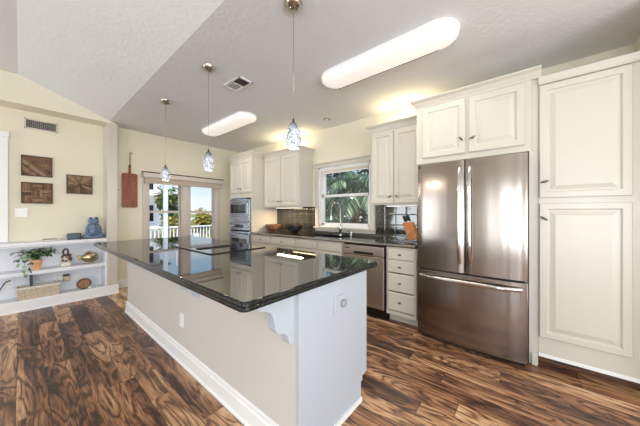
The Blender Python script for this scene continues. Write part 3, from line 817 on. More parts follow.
# knife block with knives
kb = thing('knife_block', 'orange wooden knife block on crossed metal legs beside the fridge', 'knife block', (3.0, 1.06, .9155))
R_ = Euler((math.radians(-20), 0, 0)).to_matrix()   # leans towards +Y at the top
def kp(y, z, x=0): return Vector((3.02 + x, 1.075, 1.045)) + R_ @ Vector((0, y, z)) * 1.0
mb = MB(); pr_ = []
for x in (-.045, .045): pr_.append([kp(-.055, -.10, x), kp(.055, -.10, x), kp(.055, .13, x), kp(-.055, .10, x)])
mb.rings(pr_); mb.build('block', M['orangewood'], kb, bevel=.004)
for s_ in (-1, 1):
    MB().tube([(3.02 + s_ * .056, 1.20, .921), (3.02 + s_ * .056, 1.12, .99), (3.02 + s_ * .056, 1.03, 1.06)], .005, 8).build('leg', M['chrome'], kb, smooth='weld')
    MB().tube([(3.02 + s_ * .056, .98, .921), (3.02 + s_ * .056, 1.20, .921)], .005, 8).build('leg', M['chrome'], kb, smooth='weld')
def knife(y, x):
    k = thing('kitchen_knife', 'black handled knife standing in the orange knife block', 'knife', kp(y, .125, x), 'knives in the knife block')
    mb = MB(); A = kp(y, .124, x); B = kp(y, .21, x); mb.tube([A, A.lerp(B, .3), A.lerp(B, .8), B], [.011, .013, .012, .008], 10)
    mb.build('handle', M['black'], k, smooth='weld')
    MB().tube([kp(y, .117, x), kp(y, .126, x)], .0125, 10).build('bolster', M['chrome'], k)
for y, x in ((-.02, -.025), (.025, -.02), (-.02, .02), (.025, .022)): knife(y, x)

# ------------------------------------------------------------------ fridge
t = thing('refrigerator', 'stainless french door fridge with bottom freezer drawer', 'refrigerator', (2.93, .43, 0))
FY0, FY1, FM = -.006, .862, .436
MB().box(2.65, 3.29, FY0 + .006, FY1 - .006, .03, 1.735).build('body', M['fridgeside'], t, bevel=.004)
MB().box(2.66, 3.25, FY0 + .02, FY1 - .02, .0, .03).build('base_grille', M['black'], t)
def fdoor(y0, y1, z0, z1):
    P = []
    n = 14
    for k in range(n + 1):
        y = y0 + (y1 - y0) * k / n; u = (y - FM) / .434
        x = 2.577 + .016 * u * u
        e = min(y - y0, y1 - y); x += .010 * max(0, 1 - e / .012) ** 2
        P.append((x, y))
    P += [(2.645, y1), (2.645, y0)]
    return MB().prism(P, 'Z', z0, z1)
def bow(yz, out=.055, w=.014, d=.009, flip=False):
    """flattened bowed bar: list of (y,z) from end to end"""
    n = len(yz); R = []
    for i, (y, z) in enumerate(yz):
        q = i / (n - 1); o_ = out * min(1, (math.sin(PI * q) * 1.9)) ** .8 if 0 < q < 1 else 0
        cx = 2.583 - o_
        ring = []
        for k in range(12):
            a_ = 2 * PI * k / 12
            if flip: ring.append((cx + d * math.sin(a_), y, z + w * math.cos(a_)))
            else: ring.append((cx + d * math.sin(a_), y + w * math.cos(a_), z))
        R.append(ring)
    return MB().rings(R)
for y0, y1, hy in ((FM + .003, FY1, .476), (FY0, FM - .003, .394)):
    d = fdoor(y0, y1, .712, 1.755).build('door', M['steel'], t, smooth=True, bevel=.003)
    bow([(hy, .80 + .88 * k / 24) for k in range(25)]).build('handle', M['handle'], d, smooth='weld')
    if hy > .45: MB().lathe([(.011, 0), (.011, -.002)], (2.588, .842, 1.725), 16, 'X').build('badge', M['charcoal'], d).__setitem__('label', 'small dark round badge')
d = fdoor(FY0, FY1, .045, .697).build('freezer_drawer', M['steel'], t, smooth=True, bevel=.003)
bow([(.03 + .805 * k / 24, .640) for k in range(25)], .05, .018, .010, True).build('handle', M['handle'], d, smooth='weld')
MB().box(2.60, 2.645, FY0 + .02, FY1 - .02, .697, .712).build('gasket', M['darkgap'], t)
MB().box(2.64, 2.74, .78, .855, 1.735, 1.757).build('hinge_cover', M['charcoal'], t, bevel=.003)
MB().box(2.64, 2.74, .0, .075, 1.735, 1.757).build('hinge_cover', M['charcoal'], t, bevel=.003)

# ------------------------------------------------------------------ island
IX0, IX1, IY0, IY1 = .875, 1.545, .862, 3.93
t = thing('kitchen_island', 'long painted kitchen island with white end panel, scrolled brackets and baseboard', 'kitchen island', (1.21, 2.4, 0))
mb = MB(); mb.box(IX0, IX1 - .02, IY0 + .022, IY1, .10, .874); mb.box(IX0, IX1 - .09, IY0 + .022, IY1, 0, .10)
mb.build('body', M['island'], t)
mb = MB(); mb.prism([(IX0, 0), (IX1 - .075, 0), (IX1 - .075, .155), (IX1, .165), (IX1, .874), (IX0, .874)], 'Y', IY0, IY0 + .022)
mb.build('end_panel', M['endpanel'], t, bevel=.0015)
MB().sweep([(IX0, IY0), (IX0, IY1), (IX1 - .1, IY1)], [(-.0005, 0), (.024, 0), (.024, .012), (.016, .022), (.016, .105), (.011, .112), (.009, .132), (-.0005, .14)]).build('baseboard', M['trim'], t)
MB().box(IX0 + .0, IX1 - .076, IY0 - .010, IY0 - .0002, 0, .03).build('shoe_moulding', M['trim'], t)
def corbel(yc):
    P = [(IX0 - .0005, .62)]
    # scrolled outline from the wall foot up to the tip
    crv = [(.012, .615), (.03, .622), (.04, .64), (.045, .665), (.06, .68), (.085, .69), (.108, .70), (.122, .72), (.128, .75), (.136, .785), (.152, .81), (.178, .825), (.205, .832), (.222, .846), (.236, .858), (.24, .874)]
    P += [(IX0 - a, z) for a, z in crv] + [(IX0 - .0005, .874)]
    return MB().prism(P, 'Y', yc, yc + .055).build('corbel', M['endpanel'], t, bevel=.003)
corbel(IY0 + .03); corbel(1.93)
# outlet plates
o = MB().box(IX0 - .006, IX0, 2.215, 2.285, .30, .415).build('outlet_plate', M['plastic'], t, bevel=.002)
mb = MB()
for z in (.335, .38): mb.box(IX0 - .009, IX0 - .006, 2.232, 2.268, z - .014, z + .014)
mb.build('socket', M['trim'], o, bevel=.002)
o = MB().box(1.157, 1.275, IY0 - .006, IY0, .675, .775).build('switch_plate', M['endpanel'], t, bevel=.002)
mb = MB(); mb.lathe([(.024, -.004), (.022, -.016), (.017, -.02)], (1.245, IY0 - .0055, .722), 20, 'Y')
mb.build('dimmer_knob', M['greyplug'], o, smooth='weld').__setitem__('label', 'round grey dimmer knob')
MB().box(1.175, 1.2, IY0 - .009, IY0 - .006, .69, .75).build('rocker', M['endpanel'], o, bevel=.002)
# doors on the working side
for k in range(5):
    y0 = 1.0 + k * .58
    mb = MB(); mb.box(IX1 - .019, IX1, y0, y0 + .55, .14, .85); mb.build('door', M['cab'], t, bevel=.003)

t = tag(MB().build('island_countertop', M['granite']) if False else thing('island_countertop', 'polished black granite slab on the kitchen island', 'countertop', (1.11, 2.4, .875)), 'large polished black granite slab on the kitchen island', 'countertop')
def rrect(x0, x1, y0, y1, r, z, n=6):
    P = []
    for cx, cy_, a0 in ((x1 - r, y1 - r, 0), (x0 + r, y1 - r, PI / 2), (x0 + r, y0 + r, PI), (x1 - r, y0 + r, 1.5 * PI)):
        for k in range(n + 1):
            a = a0 + PI / 2 * k / n; P.append((cx + r * math.cos(a), cy_ + r * math.sin(a), z))
    return P
R = []
for ins, z in ((.008, .8755), (.002, .878), (0, .883), (0, .889), (.004, .894), (.006, .896), (.003, .899), (.003, .903), (.006, .910), (.010, .9137), (.0135, .9149), (.0145, .915), (.0155, .915), (.016, .915), (.03, .915)):
    R.append(rrect(.545 + ins, 1.685 - ins, .835 + ins, 3.96 - ins, .03 - ins, z))
MB().rings(R[:13], cap=False).build('edge_profile', M['granite_edge'], t, smooth=True)
MB().rings([[(p[0], p[1], .900) for p in R[12]]] + R[12:]).build('slab', M['granite'], t, smooth=True)
MB().rings([R[0], rrect(.575, 1.655, .865, 3.93, .01, .8755)], cap=False).build('underside', M['granite_edge'], t)

# cooktop
t = thing('cooktop', 'black glass downdraft cooktop set in the island worktop', 'cooktop', (1.3, 2.4, .9155))
R = [rrect(1.02, 1.58, 2.04, 2.77, .012, .9153), rrect(1.02, 1.58, 2.04, 2.77, .012, .9205), rrect(1.024, 1.576, 2.044, 2.766, .01, .9225)]
MB().rings(R).build('glass_top', M['blackglass'], t)
mb = MB()
for a in ((1.016, 1.022, 2.036, 2.774), (1.578, 1.584, 2.036, 2.774), (1.016, 1.584, 2.036, 2.042), (1.016, 1.584, 2.768, 2.774)): mb.box(*a, .9153, .9235)
mb.build('edge_trim', M['black'], t, bevel=.001)
mb = MB(); mb.box(1.07, 1.40, 2.37, 2.44, .9226, .929)
for k in range(16): mb.box(1.08 + k * .02, 1.09 + k * .02, 2.375, 2.435, .929, .932)
mb.build('downdraft_grille', M['black'], t)
for cx, cy_, r in ((1.17, 2.2, .075), (1.43, 2.2, .09), (1.17, 2.6, .09), (1.43, 2.6, .075)):
    R = []; mb = MB()
    for rad, z in ((r, .9226), (r, .9231), (r - .004, .9231), (r - .004, .9226)): R.append([(cx + rad * math.cos(2 * PI * k / 32), cy_ + rad * math.sin(2 * PI * k / 32), z) for k in range(32)])
    mb.rings(R, cap=False).build('burner_ring', M['charcoal'], t)
for i, (x, y) in enumerate(((1.455, 2.425), (1.495, 2.435), (1.535, 2.40), (1.46, 2.375), (1.515, 2.36))):
    MB().lathe([(.017, .0), (.017, .012), (.012, .016), (.011, .03), (.008, .032)], (x, y, .9227), 14).build('knob', M['black'], t, smooth='weld')

# ------------------------------------------------------------------ built-in shelf in the niche
t = thing('built_in_shelf', 'white low built in shelf unit with three levels in the niche', 'shelf', (-.3, 5.12, 0))
SX0, SX1 = -1.3, .854
MB().box(SX0, SX1, FW - .012, FW - .0005, .13, .83).build('back_panel', M['shelf'], t)
mb = MB(); mb.box(SX0, SX1 + .0, SY - .015, FW - .0005, .842, .878); mb.box(SX0, SX1, SY, SY + .02, .82, .842); mb.build('top_ledge', M['shelf'], t, bevel=.005)
MB().box(SX0, .83, SY + .005, FW - .013, .455, .502).build('middle_shelf', M['shelf'], t, bevel=.003)
mb = MB(); mb.box(SX0, SX1, SY + .001, FW - .013, 0, .13); mb.build('bottom_shelf', M['shelf'], t)
MB().box(.83, SX1, SY + .004, FW - .013, .1305, .841).build('side_post', M['shelf'], t)
MB().sweep([(SX0, SY), (.981, SY), (.981, FW - .02)], [(0, 0), (-.02, 0), (-.02, .012), (-.013, .02), (-.013, .125), (-.008, .14), (0, .142)]).build('plinth', M['trim'], t)
MB().box(.078, .102, SY + .03, FW - .02, .302, .454).build('bracket', M['black'], t).__setitem__('label', 'narrow black upright bracket')

# things on the wall of the niche
def art(label, x0, x1, z0, z1, kind):
    t = thing('wall_art', label, 'wall art', ((x0 + x1) / 2, FW, (z0 + z1) / 2), 'reclaimed wood panels on the niche wall')
    y1 = FW - .0006; y0 = y1 - .03
    mb = MB()
    for a in ((x0, x1, z0, z0 + .012), (x0, x1, z1 - .012, z1), (x0, x0 + .012, z0, z1), (x1 - .012, x1, z0, z1)): mb.box(a[0], a[1], y0, y1, a[2], a[3])
    mb.box(x0 + .01, x1 - .01, y1 - .006, y1, z0 + .01, z1 - .01)
    mb.build('frame', M['darkrim'], t)
    mb = MB(); w, h = x1 - x0 - .024, z1 - z0 - .024; cx, cz = (x0 + x1) / 2, (z0 + z1) / 2
    def strip(poly):
        # clip a convex polygon to the panel
        def clip(P, f):
            Q = []
            for i in range(len(P)):
                a, b = P[i], P[(i + 1) % len(P)]; fa, fb = f(a), f(b)
                if fa >= 0: Q.append(a)
                if fa * fb < 0: q = fa / (fa - fb); Q.append((a[0] + (b[0] - a[0]) * q, a[1] + (b[1] - a[1]) * q))
            return Q
        for f in (lambda p: p[0] + w / 2, lambda p: w / 2 - p[0], lambda p: p[1] + h / 2, lambda p: h / 2 - p[1]):
            if len(poly) < 3: return
            poly = clip(poly, f)
        if len(poly) < 3: return
        dpt = random.uniform(.006, .016)
        P = [(cx + p[0], cz + p[1]) for p in poly]
        mb.prism(P, 'Y', y0 + .018 - dpt, y1 - .007)
    if kind == 'diag':      # diagonal band, horizontal boards above, slanted ones below
        an = math.atan2(-h, w); d = (math.cos(an), math.sin(an)); n = (-d[1], d[0])
        def band(a, b, l0=-1, l1=1): strip([(d[0] * l0 + n[0] * a, d[1] * l0 + n[1] * a), (d[0] * l1 + n[0] * a, d[1] * l1 + n[1] * a), (d[0] * l1 + n[0] * b, d[1] * l1 + n[1] * b), (d[0] * l0 + n[0] * b, d[1] * l0 + n[1] * b)])
        band(-.02, .018)
        for k in range(6): band(-.022 - .022 * (k + 1) + .002, -.022 - .022 * k)
        for k in range(8):
            za, zb = -h / 2 + h * k / 8, -h / 2 + h * (k + 1) / 8 - .002
            # boards to the upper right of the band
            P = []
            for z in (za, zb):
                xl = -(z * d[1] * 0 + (z - .02 / max(n[1], .1)) * (w / h)) ; P.append((xl, z))
            strip([(P[0][0], za), (w / 2, za), (w / 2, zb), (P[1][0], zb)])
    elif kind == 'grid':    # upright and level blocks in a patchwork
        nx, nz = 3, 3
        for i in range(nx):
            for j in range(nz):
                ax, bx_ = -w / 2 + w * i / nx, -w / 2 + w * (i + 1) / nx; az, bz = -h / 2 + h * j / nz, -h / 2 + h * (j + 1) / nz
                m_ = 4 if (i + j) % 2 == 0 else 5
                for k in range(m_):
                    if (i + j) % 2: strip([(ax, az + (bz - az) * k / m_), (bx_ - .001, az + (bz - az) * k / m_), (bx_ - .001, az + (bz - az) * (k + 1) / m_ - .002), (ax, az + (bz - az) * (k + 1) / m_ - .002)])
                    else: strip([(ax + (bx_ - ax) * k / m_, az), (ax + (bx_ - ax) * (k + 1) / m_ - .002, az), (ax + (bx_ - ax) * (k + 1) / m_ - .002, bz - .001), (ax + (bx_ - ax) * k / m_, bz - .001)])
    else:                   # sunburst
        nb = 20
        for k in range(nb):
            a, b = 2 * PI * k / nb + .02, 2 * PI * (k + 1) / nb - .0
            strip([(0.006 * math.cos((a + b) / 2), .006 * math.sin((a + b) / 2)), (math.cos(a), math.sin(a)), (math.cos(b), math.sin(b))])
    mb.build('wood_strips', M['reclaimed'], t)
art('wooden strip panel with one diagonal band, upper of the two stacked', .003, .292, 1.775, 2.055, 'diag')
art('patchwork wooden block panel hanging below the diagonal band panel', .003, .295, 1.397, 1.688, 'grid')
art('sunburst wooden strip panel hanging alone beside the column', .435, .722, 1.556, 1.838, 'burst')
t = thing('light_switch', 'white double rocker switch plate under the patchwork wood panel', 'light switch', (.008, FW, 1.27))
MB().box(-.05, .066, FW - .007, FW - .0005, 1.213, 1.328).build('plate', M['plastic'], t, bevel=.003)
for x in (-.021, .037): MB().box(x - .017, x + .017, FW - .011, FW - .007, 1.237, 1.304).build('rocker', M['trim'], t, bevel=.002)
def outlet(label, x, z):
    t = thing('wall_outlet', label, 'outlet', (x, FW - .012, z))
    MB().box(x - .036, x + .036, FW - .019, FW - .0125, z - .058, z + .058).build('plate', M['plastic'], t, bevel=.003)
    mb = MB()
    for q in (-.024, .024):
        mb.box(x - .016, x + .016, FW - .021, FW - .019, z + q - .014, z + q + .014)
    mb.build('socket', M['trim'], t, bevel=.002)
    mb = MB()
    for q in (-.024, .024):
        for p in (-.006, .006): mb.box(x + p - .0015, x + p + .0015, FW - .0215, FW - .0208, z + q - .005, z + q + .007)
    mb.build('slot', M['darkgap'], t)
outlet('white outlet in the lower shelf bay next to the beige plug in device', .345, .335)
outlet('white outlet in the lower shelf bay with a dark cord plugged in', -.09, .345)
t = thing('plug_in_device', 'small beige square plug in device beside an outlet in the lower bay', 'plug-in', (.43, FW - .012, .31))
MB().box(.395, .468, FW - .06, FW - .0125, .262, .335).build('body', M['beige'], t, bevel=.008)
MB().box(.398, .465, FW - .058, FW - .0125, .3352, .36).build('top_vent', M['charcoal'], t, bevel=.004)
t = tag(MB().tube([(-.092, FW - .026, .37), (-.098, FW - .04, .372), (-.125, FW - .05, .365), (-.15, FW - .06, .32), (-.18, FW - .07, .25), (-.26, FW - .08, .16), (-.4, FW - .08, .136)], .006, 8).build('power_cord', M['black'], smooth='weld'), 'black power cord running from an outlet down the lower bay', 'cord')

# ------------------------------------------------------------------ things on the shelves
# potted ivy
def leaf(mb, c, d, size, up=Vector((0, 0, 1))):
    d = Vector(d).normalized(); s_ = d.cross(up)
    if s_.length < .05: s_ = d.cross(Vector((1, 0, 0)))
    s_.normalize(); n = s_.cross(d)
    c = Vector(c)
    P = [c, c + d * size * .15 + s_ * size * .42 + n * size * .08, c + d * size * .55 + s_ * size * .36 + n * size * .05, c + d * size - n * size * .12,
         c + d * size * .55 - s_ * size * .36 + n * size * .05, c + d * size * .15 - s_ * size * .42 + n * size * .08, c + d * size * .5 + n * size * .0]
    v = [mb.b.verts.new(p) for p in P]
    for a, b in ((0, 1), (1, 2), (2, 3), (3, 4), (4, 5), (5, 0)): mb.b.faces.new((v[a], v[b], v[6]))
px, py, pz = .135, 5.09, .5025
t = thing('potted_ivy', 'trailing green ivy in a banded orange terracotta pot on the middle shelf', 'potted plant', (px, py, pz))
MB().lathe([(.001, .0), (.036, .0), (.041, .012), (.046, .05), (.049, .052), (.05, .085), (.053, .09), (.056, .128), (.053, .135), (.048, .132), (.047, .11), (.01, .108)], (px, py, pz), 30).build('pot', M['terra'], t, smooth=True)
MB().lathe([(.001, .0), (.046, .0), (.04, .012), (.01, .018)], (px, py, pz + .1085), 20).build('soil', M['soil'], t)
fol = MB(); vin = MB(); rnd = random.Random(3)
ends = []
for k in range(26):
    an = rnd.uniform(0, 2 * PI); reach = rnd.uniform(.06, .17); zt = rnd.uniform(.06, .16)
    ends.append((math.cos(an) * reach, math.sin(an) * min(reach, .09), zt))
ends += [(-.19, -.03, .02), (-.16, -.07, .09), (-.2, .0, .12), (.17, -.02, .11), (.2, .03, .12), (.22, -.03, .07), (.13, -.06, .06)]
trail = [[(0, 0, 0), (-.05, -.07, .06), (-.10, -.13, .0), (-.115, -.15, -.10), (-.10, -.16, -.16)], [(0, 0, 0), (-.06, -.06, .05), (-.15, -.12, .0), (-.19, -.14, -.07)], [(0, 0, 0), (-.03, -.09, .05), (-.055, -.145, -.02), (-.06, -.155, -.12)]]
o = Vector((px, py, pz + .12))
paths = []
for e in ends:
    e = Vector(e); paths.append([o + e * q + Vector((0, 0, .05 * math.sin(PI * q))) for q in (0, .25, .5, .75, 1)])
for tr in trail: paths.append([o + Vector(p) for p in tr])
for P in paths:
    vin.tube(P, .0018, 5)
    for i in range(1, len(P)):
        for r in range(3):
            q = rnd.random(); c = P[i - 1].lerp(P[i], q)
            d = (P[i] - P[i - 1]).normalized() + Vector((rnd.uniform(-1, 1), rnd.uniform(-1.2, .3), rnd.uniform(-.7, .6)))
            if c.y + d.y * .03 > FW - .05: d.y = -abs(d.y)
            leaf(fol, c, d, rnd.uniform(.03, .05))
fol.build('foliage', M['ivy'], t); vin.build('vines', M['ivy'], t)

# flower figurine
c = (.415, 5.11, .5025)
t = thing('floral_figurine', 'small cream ceramic figurine with dusty pink flowers and a dark ring on top', 'figurine', c)
MB().lathe([(.052, 0), (.062, .01), (.06, .035), (.046, .06), (.03, .085), (.028, .11), (.036, .135), (.02, .14)], c, 24).build('base', M['cream'], t, smooth='weld')
mb = MB(); rnd = random.Random(5)
for k in range(26):
    an = rnd.uniform(0, 2 * PI); r = rnd.uniform(.02, .058); z = rnd.uniform(.075, .165)
    q = Vector((c[0] + r * math.cos(an), c[1] + r * math.sin(an) * .8, c[2] + z))
    for j in range(5): a_ = 2 * PI * j / 5; mb.ell(q + Vector((math.cos(a_) * .010, -.004, math.sin(a_) * .010)), .008, .005, .008, 8, 5)
mb.build('flowers', M['pinkbrown'], t, smooth='weld')
pts = [(c[0] + .0 + .026 * math.cos(a_), c[1], c[2] + .20 + .045 * math.sin(a_)) for a_ in [2 * PI * k / 20 for k in range(21)]]
MB().tube(pts, .010, 8).build('ring', M['charcoal'], t, smooth='weld')

# brass fish
c = Vector((.665, 5.11, .5025))
t = thing('brass_fish', 'shiny brass fish ornament with its tail towards the figurine', 'ornament', c)
R = []
for x, h, w_ in ((.105, .012, .01), (.098, .03, .02), (.075, .055, .034), (.04, .075, .042), (0, .08, .044), (-.04, .066, .036), (-.07, .04, .024), (-.085, .026, .014), (-.09, .024, .01)):
    R.append([c + Vector((x, w_ * math.cos(2 * PI * k / 18), .09 + h * math.sin(2 * PI * k / 18))) for k in range(18)])
MB().rings(R).build('body', M['brass'], t, smooth='weld')
MB().prism([(c.x - .08, c.z + .08), (c.x - .13, c.z + .045), (c.x - .145, c.z + .055), (c.x - .13, c.z + .09), (c.x - .148, c.z + .13), (c.x - .13, c.z + .14), (c.x - .08, c.z + .105)], 'Y', c.y - .008, c.y + .008).build('tail_fin', M['brass'], t, bevel=.003)
MB().prism([(c.x + .05, c.z + .145), (c.x + .01, c.z + .185), (c.x - .05, c.z + .175), (c.x - .06, c.z + .14), (c.x, c.z + .15)], 'Y', c.y - .006, c.y + .006).build('dorsal_fin', M['brass'], t, bevel=.003)
MB().prism([(c.x + .045, c.z + .03), (c.x + .05, c.z), (c.x - .045, c.z), (c.x - .03, c.z + .035)], 'Y', c.y - .022, c.y + .022).build('belly_fin', M['brass'], t, bevel=.004)
mb = MB(); mb.ell(c + Vector((.06, -.034, .11)), .009, .006, .009, 10, 6); mb.build('eye', M['charcoal'], t)

# wicker basket
t = thing('wicker_basket', 'long low tan wicker basket with white rim on the bottom shelf', 'basket', (.16, 5.09, .1305))
a, b, c_, d_ = -.035, .353, 5.0, 5.16
R = [[(a + .012, c_ + .01, .131), (b - .012, c_ + .01, .131), (b - .012, d_ - .01, .131), (a + .012, d_ - .01, .131)], [(a, c_, .275), (b, c_, .275), (b, d_, .275), (a, d_, .275)],
     [(a + .012, c_ + .012, .275), (b - .012, c_ + .012, .275), (b - .012, d_ - .012, .275), (a + .012, d_ - .012, .275)], [(a + .022, c_ + .02, .145), (b - .022, c_ + .02, .145), (b - .022, d_ - .02, .145), (a + .022, d_ - .02, .145)]]
MB().rings(R).build('woven_body', M['wicker'], t)
mb = MB()
pts = [(a - .003, c_ - .003, .284), (b + .003, c_ - .003, .284), (b + .003, d_ + .003, .284), (a - .003, d_ + .003, .284)]
mb.box(a - .006, b + .006, c_ - .006, c_ + .014, .272, .298); mb.box(a - .006, b + .006, d_ - .014, d_ + .006, .272, .298); mb.box(a - .006, a + .014, c_, d_, .272, .298); mb.box(b - .014, b + .006, c_, d_, .272, .298)
mb.build('rim', M['paper'], t, bevel=.005)

# oval wooden plaque and white pebble
c = Vector((.607, 5.10, .1305))
t = thing('wooden_plaque', 'oval wooden plaque with dark rim leaning in the lower bay', 'ornament', c)
def ovalring(rx, rz, y, z, n=32): return [(c.x + rx * math.cos(2 * PI * k / n), c.y + y + .12 * (rz * math.sin(2 * PI * k / n)), c.z + z + rz * math.sin(2 * PI * k / n)) for k in range(n)]
MB().rings([ovalring(.07, .062, -.012, .078), ovalring(.07, .062, .010, .078)]).build('face', M['slice'], t)
MB().rings([ovalring(.069, .061, -.018, .078), ovalring(.082, .074, -.016, .078), ovalring(.082, .074, .014, .078), ovalring(.069, .061, .014, .078), ovalring(.069, .061, -.018, .078)], cap=False).build('rim', M['darkrim'], t, smooth=True)
tag(MB().ell((.665, 5.035, .152), .024, .02, .0212, 14, 8).build('white_pebble', M['cream'], smooth='weld'), 'small white rounded pebble in front of the oval wooden plaque', 'pebble')

# ledge: frog, box, papers
c = Vector((.715, 5.12, .8785))
t = thing('frog_statue', 'blue glazed frog statue sitting cross legged on the shelf ledge', 'statue', c)
mb = MB()
def E(x, y, z, rx, ry, rz, rot=None): mb.ell(c + Vector((x, y, z)), rx, ry, rz, 16, 10, rot)
E(0, .01, .10, .068, .055, .095); E(0, .005, .17, .052, .045, .06)              # belly, chest
E(0, -.005, .255, .068, .05, .042); E(-.032, -.005, .30, .026, .026, .028); E(.032, -.005, .30, .026, .026, .028)  # head, brows
E(0, -.02, .24, .06, .042, .03)
E(-.075, -.015, .035, .062, .05, .034, (0, 0, .5)); E(.075, -.015, .035, .062, .05, .034, (0, 0, -.5))  # thighs
E(-.02, -.06, .024, .07, .028, .022, (0, 0, -.25)); E(.03, -.065, .022, .07, .026, .02, (0, 0, .25))    # shins
E(0, -.01, .03, .1, .06, .03)
for s_ in (-1, 1):
    E(s_ * .066, .0, .17, .022, .024, .05, (0, s_ * -.35, 0)); E(s_ * .078, -.025, .11, .018, .03, .04); E(s_ * .05, -.062, .075, .035, .018, .016, (0, 0, s_ * .4))
o = mb.build('body', M['bluecer'], t)
md = o.modifiers.new('r', 'REMESH'); md.mode = 'VOXEL'; md.voxel_size = .007; md.use_smooth_shade = True
md = o.modifiers.new('s', 'SMOOTH'); md.factor = .5; md.iterations = 3
mb = MB()
for s_ in (-1, 1): mb.ell(c + Vector((s_ * .034, -.024, .303)), .014, .012, .015, 12, 8)
mb.build('eyes', M['bluedark'], t, smooth='weld')
t = thing('ceramic_box', 'dark teal glazed low box on the ledge beside the frog', 'box', (.5, 5.12, .8785))
MB().rings([rrect(.432, .575, 5.06, 5.19, .02, .8787), rrect(.428, .579, 5.056, 5.194, .02, .93), rrect(.432, .575, 5.06, 5.19, .02, .945)]).build('body', M['bluedark'], t, smooth=True)
MB().rings([rrect(.428, .579, 5.056, 5.194, .02, .9455), rrect(.43, .577, 5.058, 5.192, .02, .962), rrect(.445, .562, 5.075, 5.175, .02, .968)]).build('lid', M['bluedark'], t, smooth=True)
tag(MB().ell((.602, 5.10, .897), .02, .02, .0185, 12, 8).build('round_stopper', M['bluedark'], smooth='weld'), 'small dark round piece between the teal box and the frog', 'ornament')
t = thing('paper_stack', 'low pale stack with a taupe cover lying on the shelf ledge', 'stack', (.27, 5.11, .8785))
mb = MB(); mb.obox((.27, 5.11, .8885), .13, .10, .0195, (0, 0, .08)); mb.build('pages', M['paper'], t, bevel=.002)
mb = MB(); mb.obox((.262, 5.105, .9025), .145, .11, .008, (0, 0, -.05)); mb.build('cover', M['papertop'], t, bevel=.002)

# ------------------------------------------------------------------ cutting board and little hook on the far wall
t = thing('cutting_board', 'reddish wooden paddle cutting board hanging on the far wall beside the window', 'cutting board', (1.2, FW - .02, 1.65))
y0, y1 = FW - .03, FW - .004
P = []
def arc(cx, cz, r, a0, a1, n=5): return [(cx + r * math.cos(math.radians(a0 + (a1 - a0) * k / n)), cz + r * math.sin(math.radians(a0 + (a1 - a0) * k / n))) for k in range(n + 1)]
P = arc(1.09 + .02, 1.36 + .02, .02, 180, 270) + arc(1.31 - .02, 1.36 + .02, .02, 270, 360) + arc(1.31 - .03, 1.945 - .03, .03, 0, 90) + [(1.222, 1.948), (1.218, 1.96), (1.216, 2.06), (1.213, 2.09)] + arc(1.2, 2.088, .013, 20, 160) + [(1.187, 2.09), (1.184, 2.06), (1.182, 1.96), (1.178, 1.948)] + arc(1.09 + .03, 1.945 - .03, .03, 90, 180)
MB().prism(P, 'Y', y0, y1).build('board', M['mahogany'], t, bevel=.004)
mb = MB(); mb.tube([(1.2, FW - .032, 2.07), (1.2, FW - .034, 2.15), (1.202, FW - .03, 2.285)], .006, 8); mb.tube([(1.2, FW - .032, 2.05), (1.2, FW - .036, 2.09)], .010, 8)
mb.build('strap', M['leather'], t, smooth='weld').__setitem__('label', 'brown leather hanging strap')
h = thing('wall_hook', 'small dark metal hook at the top of the cutting board strap', 'hook', (1.2, FW, 2.29))
MB().tube([(1.2, FW - .001, 2.298), (1.2, FW - .02, 2.295), (1.2, FW - .035, 2.285), (1.225, FW - .042, 2.30)], .006, 8).build('hook_arm', M['black'], h, smooth='weld')
tag(MB().tube([(.981, SY + .12, 1.67), (.995, SY + .12, 1.66), (1.0, SY + .12, 1.63), (1.012, SY + .12, 1.625), (1.018, SY + .12, 1.65)], .004, 8).build('coat_hook', M['bronze'], smooth='weld'), 'tiny bronze hook on the side of the niche column', 'hook')

# ------------------------------------------------------------------ outside
struct('ground', MB().box(-40, 60, -40, 70, -.9, -.8), M['ground'])
dk = tag(MB().box(-4, 9, FW + .2, 9.0, -.3, -.16).build('porch_deck', M['deck']), 'pale porch deck outside the far windows', 'deck', kind='structure')
t = thing('porch_railing', 'white baluster railing of the porch outside the far windows', 'railing', (3.5, 8.6, -.16))
mb = MB(); mb.box(0, 7, 8.55, 8.66, .80, .84); mb.build('top_rail', M['siding'], t)
mb = MB(); mb.box(0, 7, 8.585, 8.625, -.05, 0); mb.build('bottom_rail', M['siding'], t)
for k in range(5):
    x = .05 + 1.62 * k
    q = MB().box(x, x + .11, 8.55, 8.66, -.16, .92).build('post', M['siding'], t); MB().box(x - .02, x + .13, 8.53, 8.68, .9205, .96).build('post_cap', M['siding'], q)
for k in range(64):
    x = .25 + k * .105
    if all(abs(x - (.1 + 1.62 * j)) > .1 for j in range(5)): MB().box(x, x + .03, 8.59, 8.62, .0, .80).build('baluster', M['siding'], t)
tag(MB().box(2.70, 2.80, 8.2, 8.30, -.16, 3.0).build('porch_column', M['siding']), 'white square porch column outside the window nearest the cutting board', 'column')
# neighbour house
t = thing('neighbor_house', 'pale two storey house with white balcony seen through the far window', 'house', (2.5, 22, -.8))
MB().box(-6, 6.3, 20, 30, -.8, 4.2).build('walls', M['siding'], t)
MB().prism([(-6.6, 4.15), (6.9, 4.15), (.2, 7.2)], 'Y', 19.4, 30.5).build('roof', M['rooftile'], t)
for z in (.2, 2.4):
    MB().box(1.5, 7.0, 18.4, 20, z, z + .18).build('balcony', M['trim'], t)
    for x in (4.9, 6.8): MB().box(x, x + .16, 18.45, 18.6, z + .18, z + 2.02 if z < 1 else z + 1.75).build('balcony_post', M['trim'], t)
for x in (3.2, 5.0):
    for z in (.7, 2.9): MB().box(x, x + .9, 19.95, 20.0, z, z + 1.1).build('window', M['blackglass'], t)

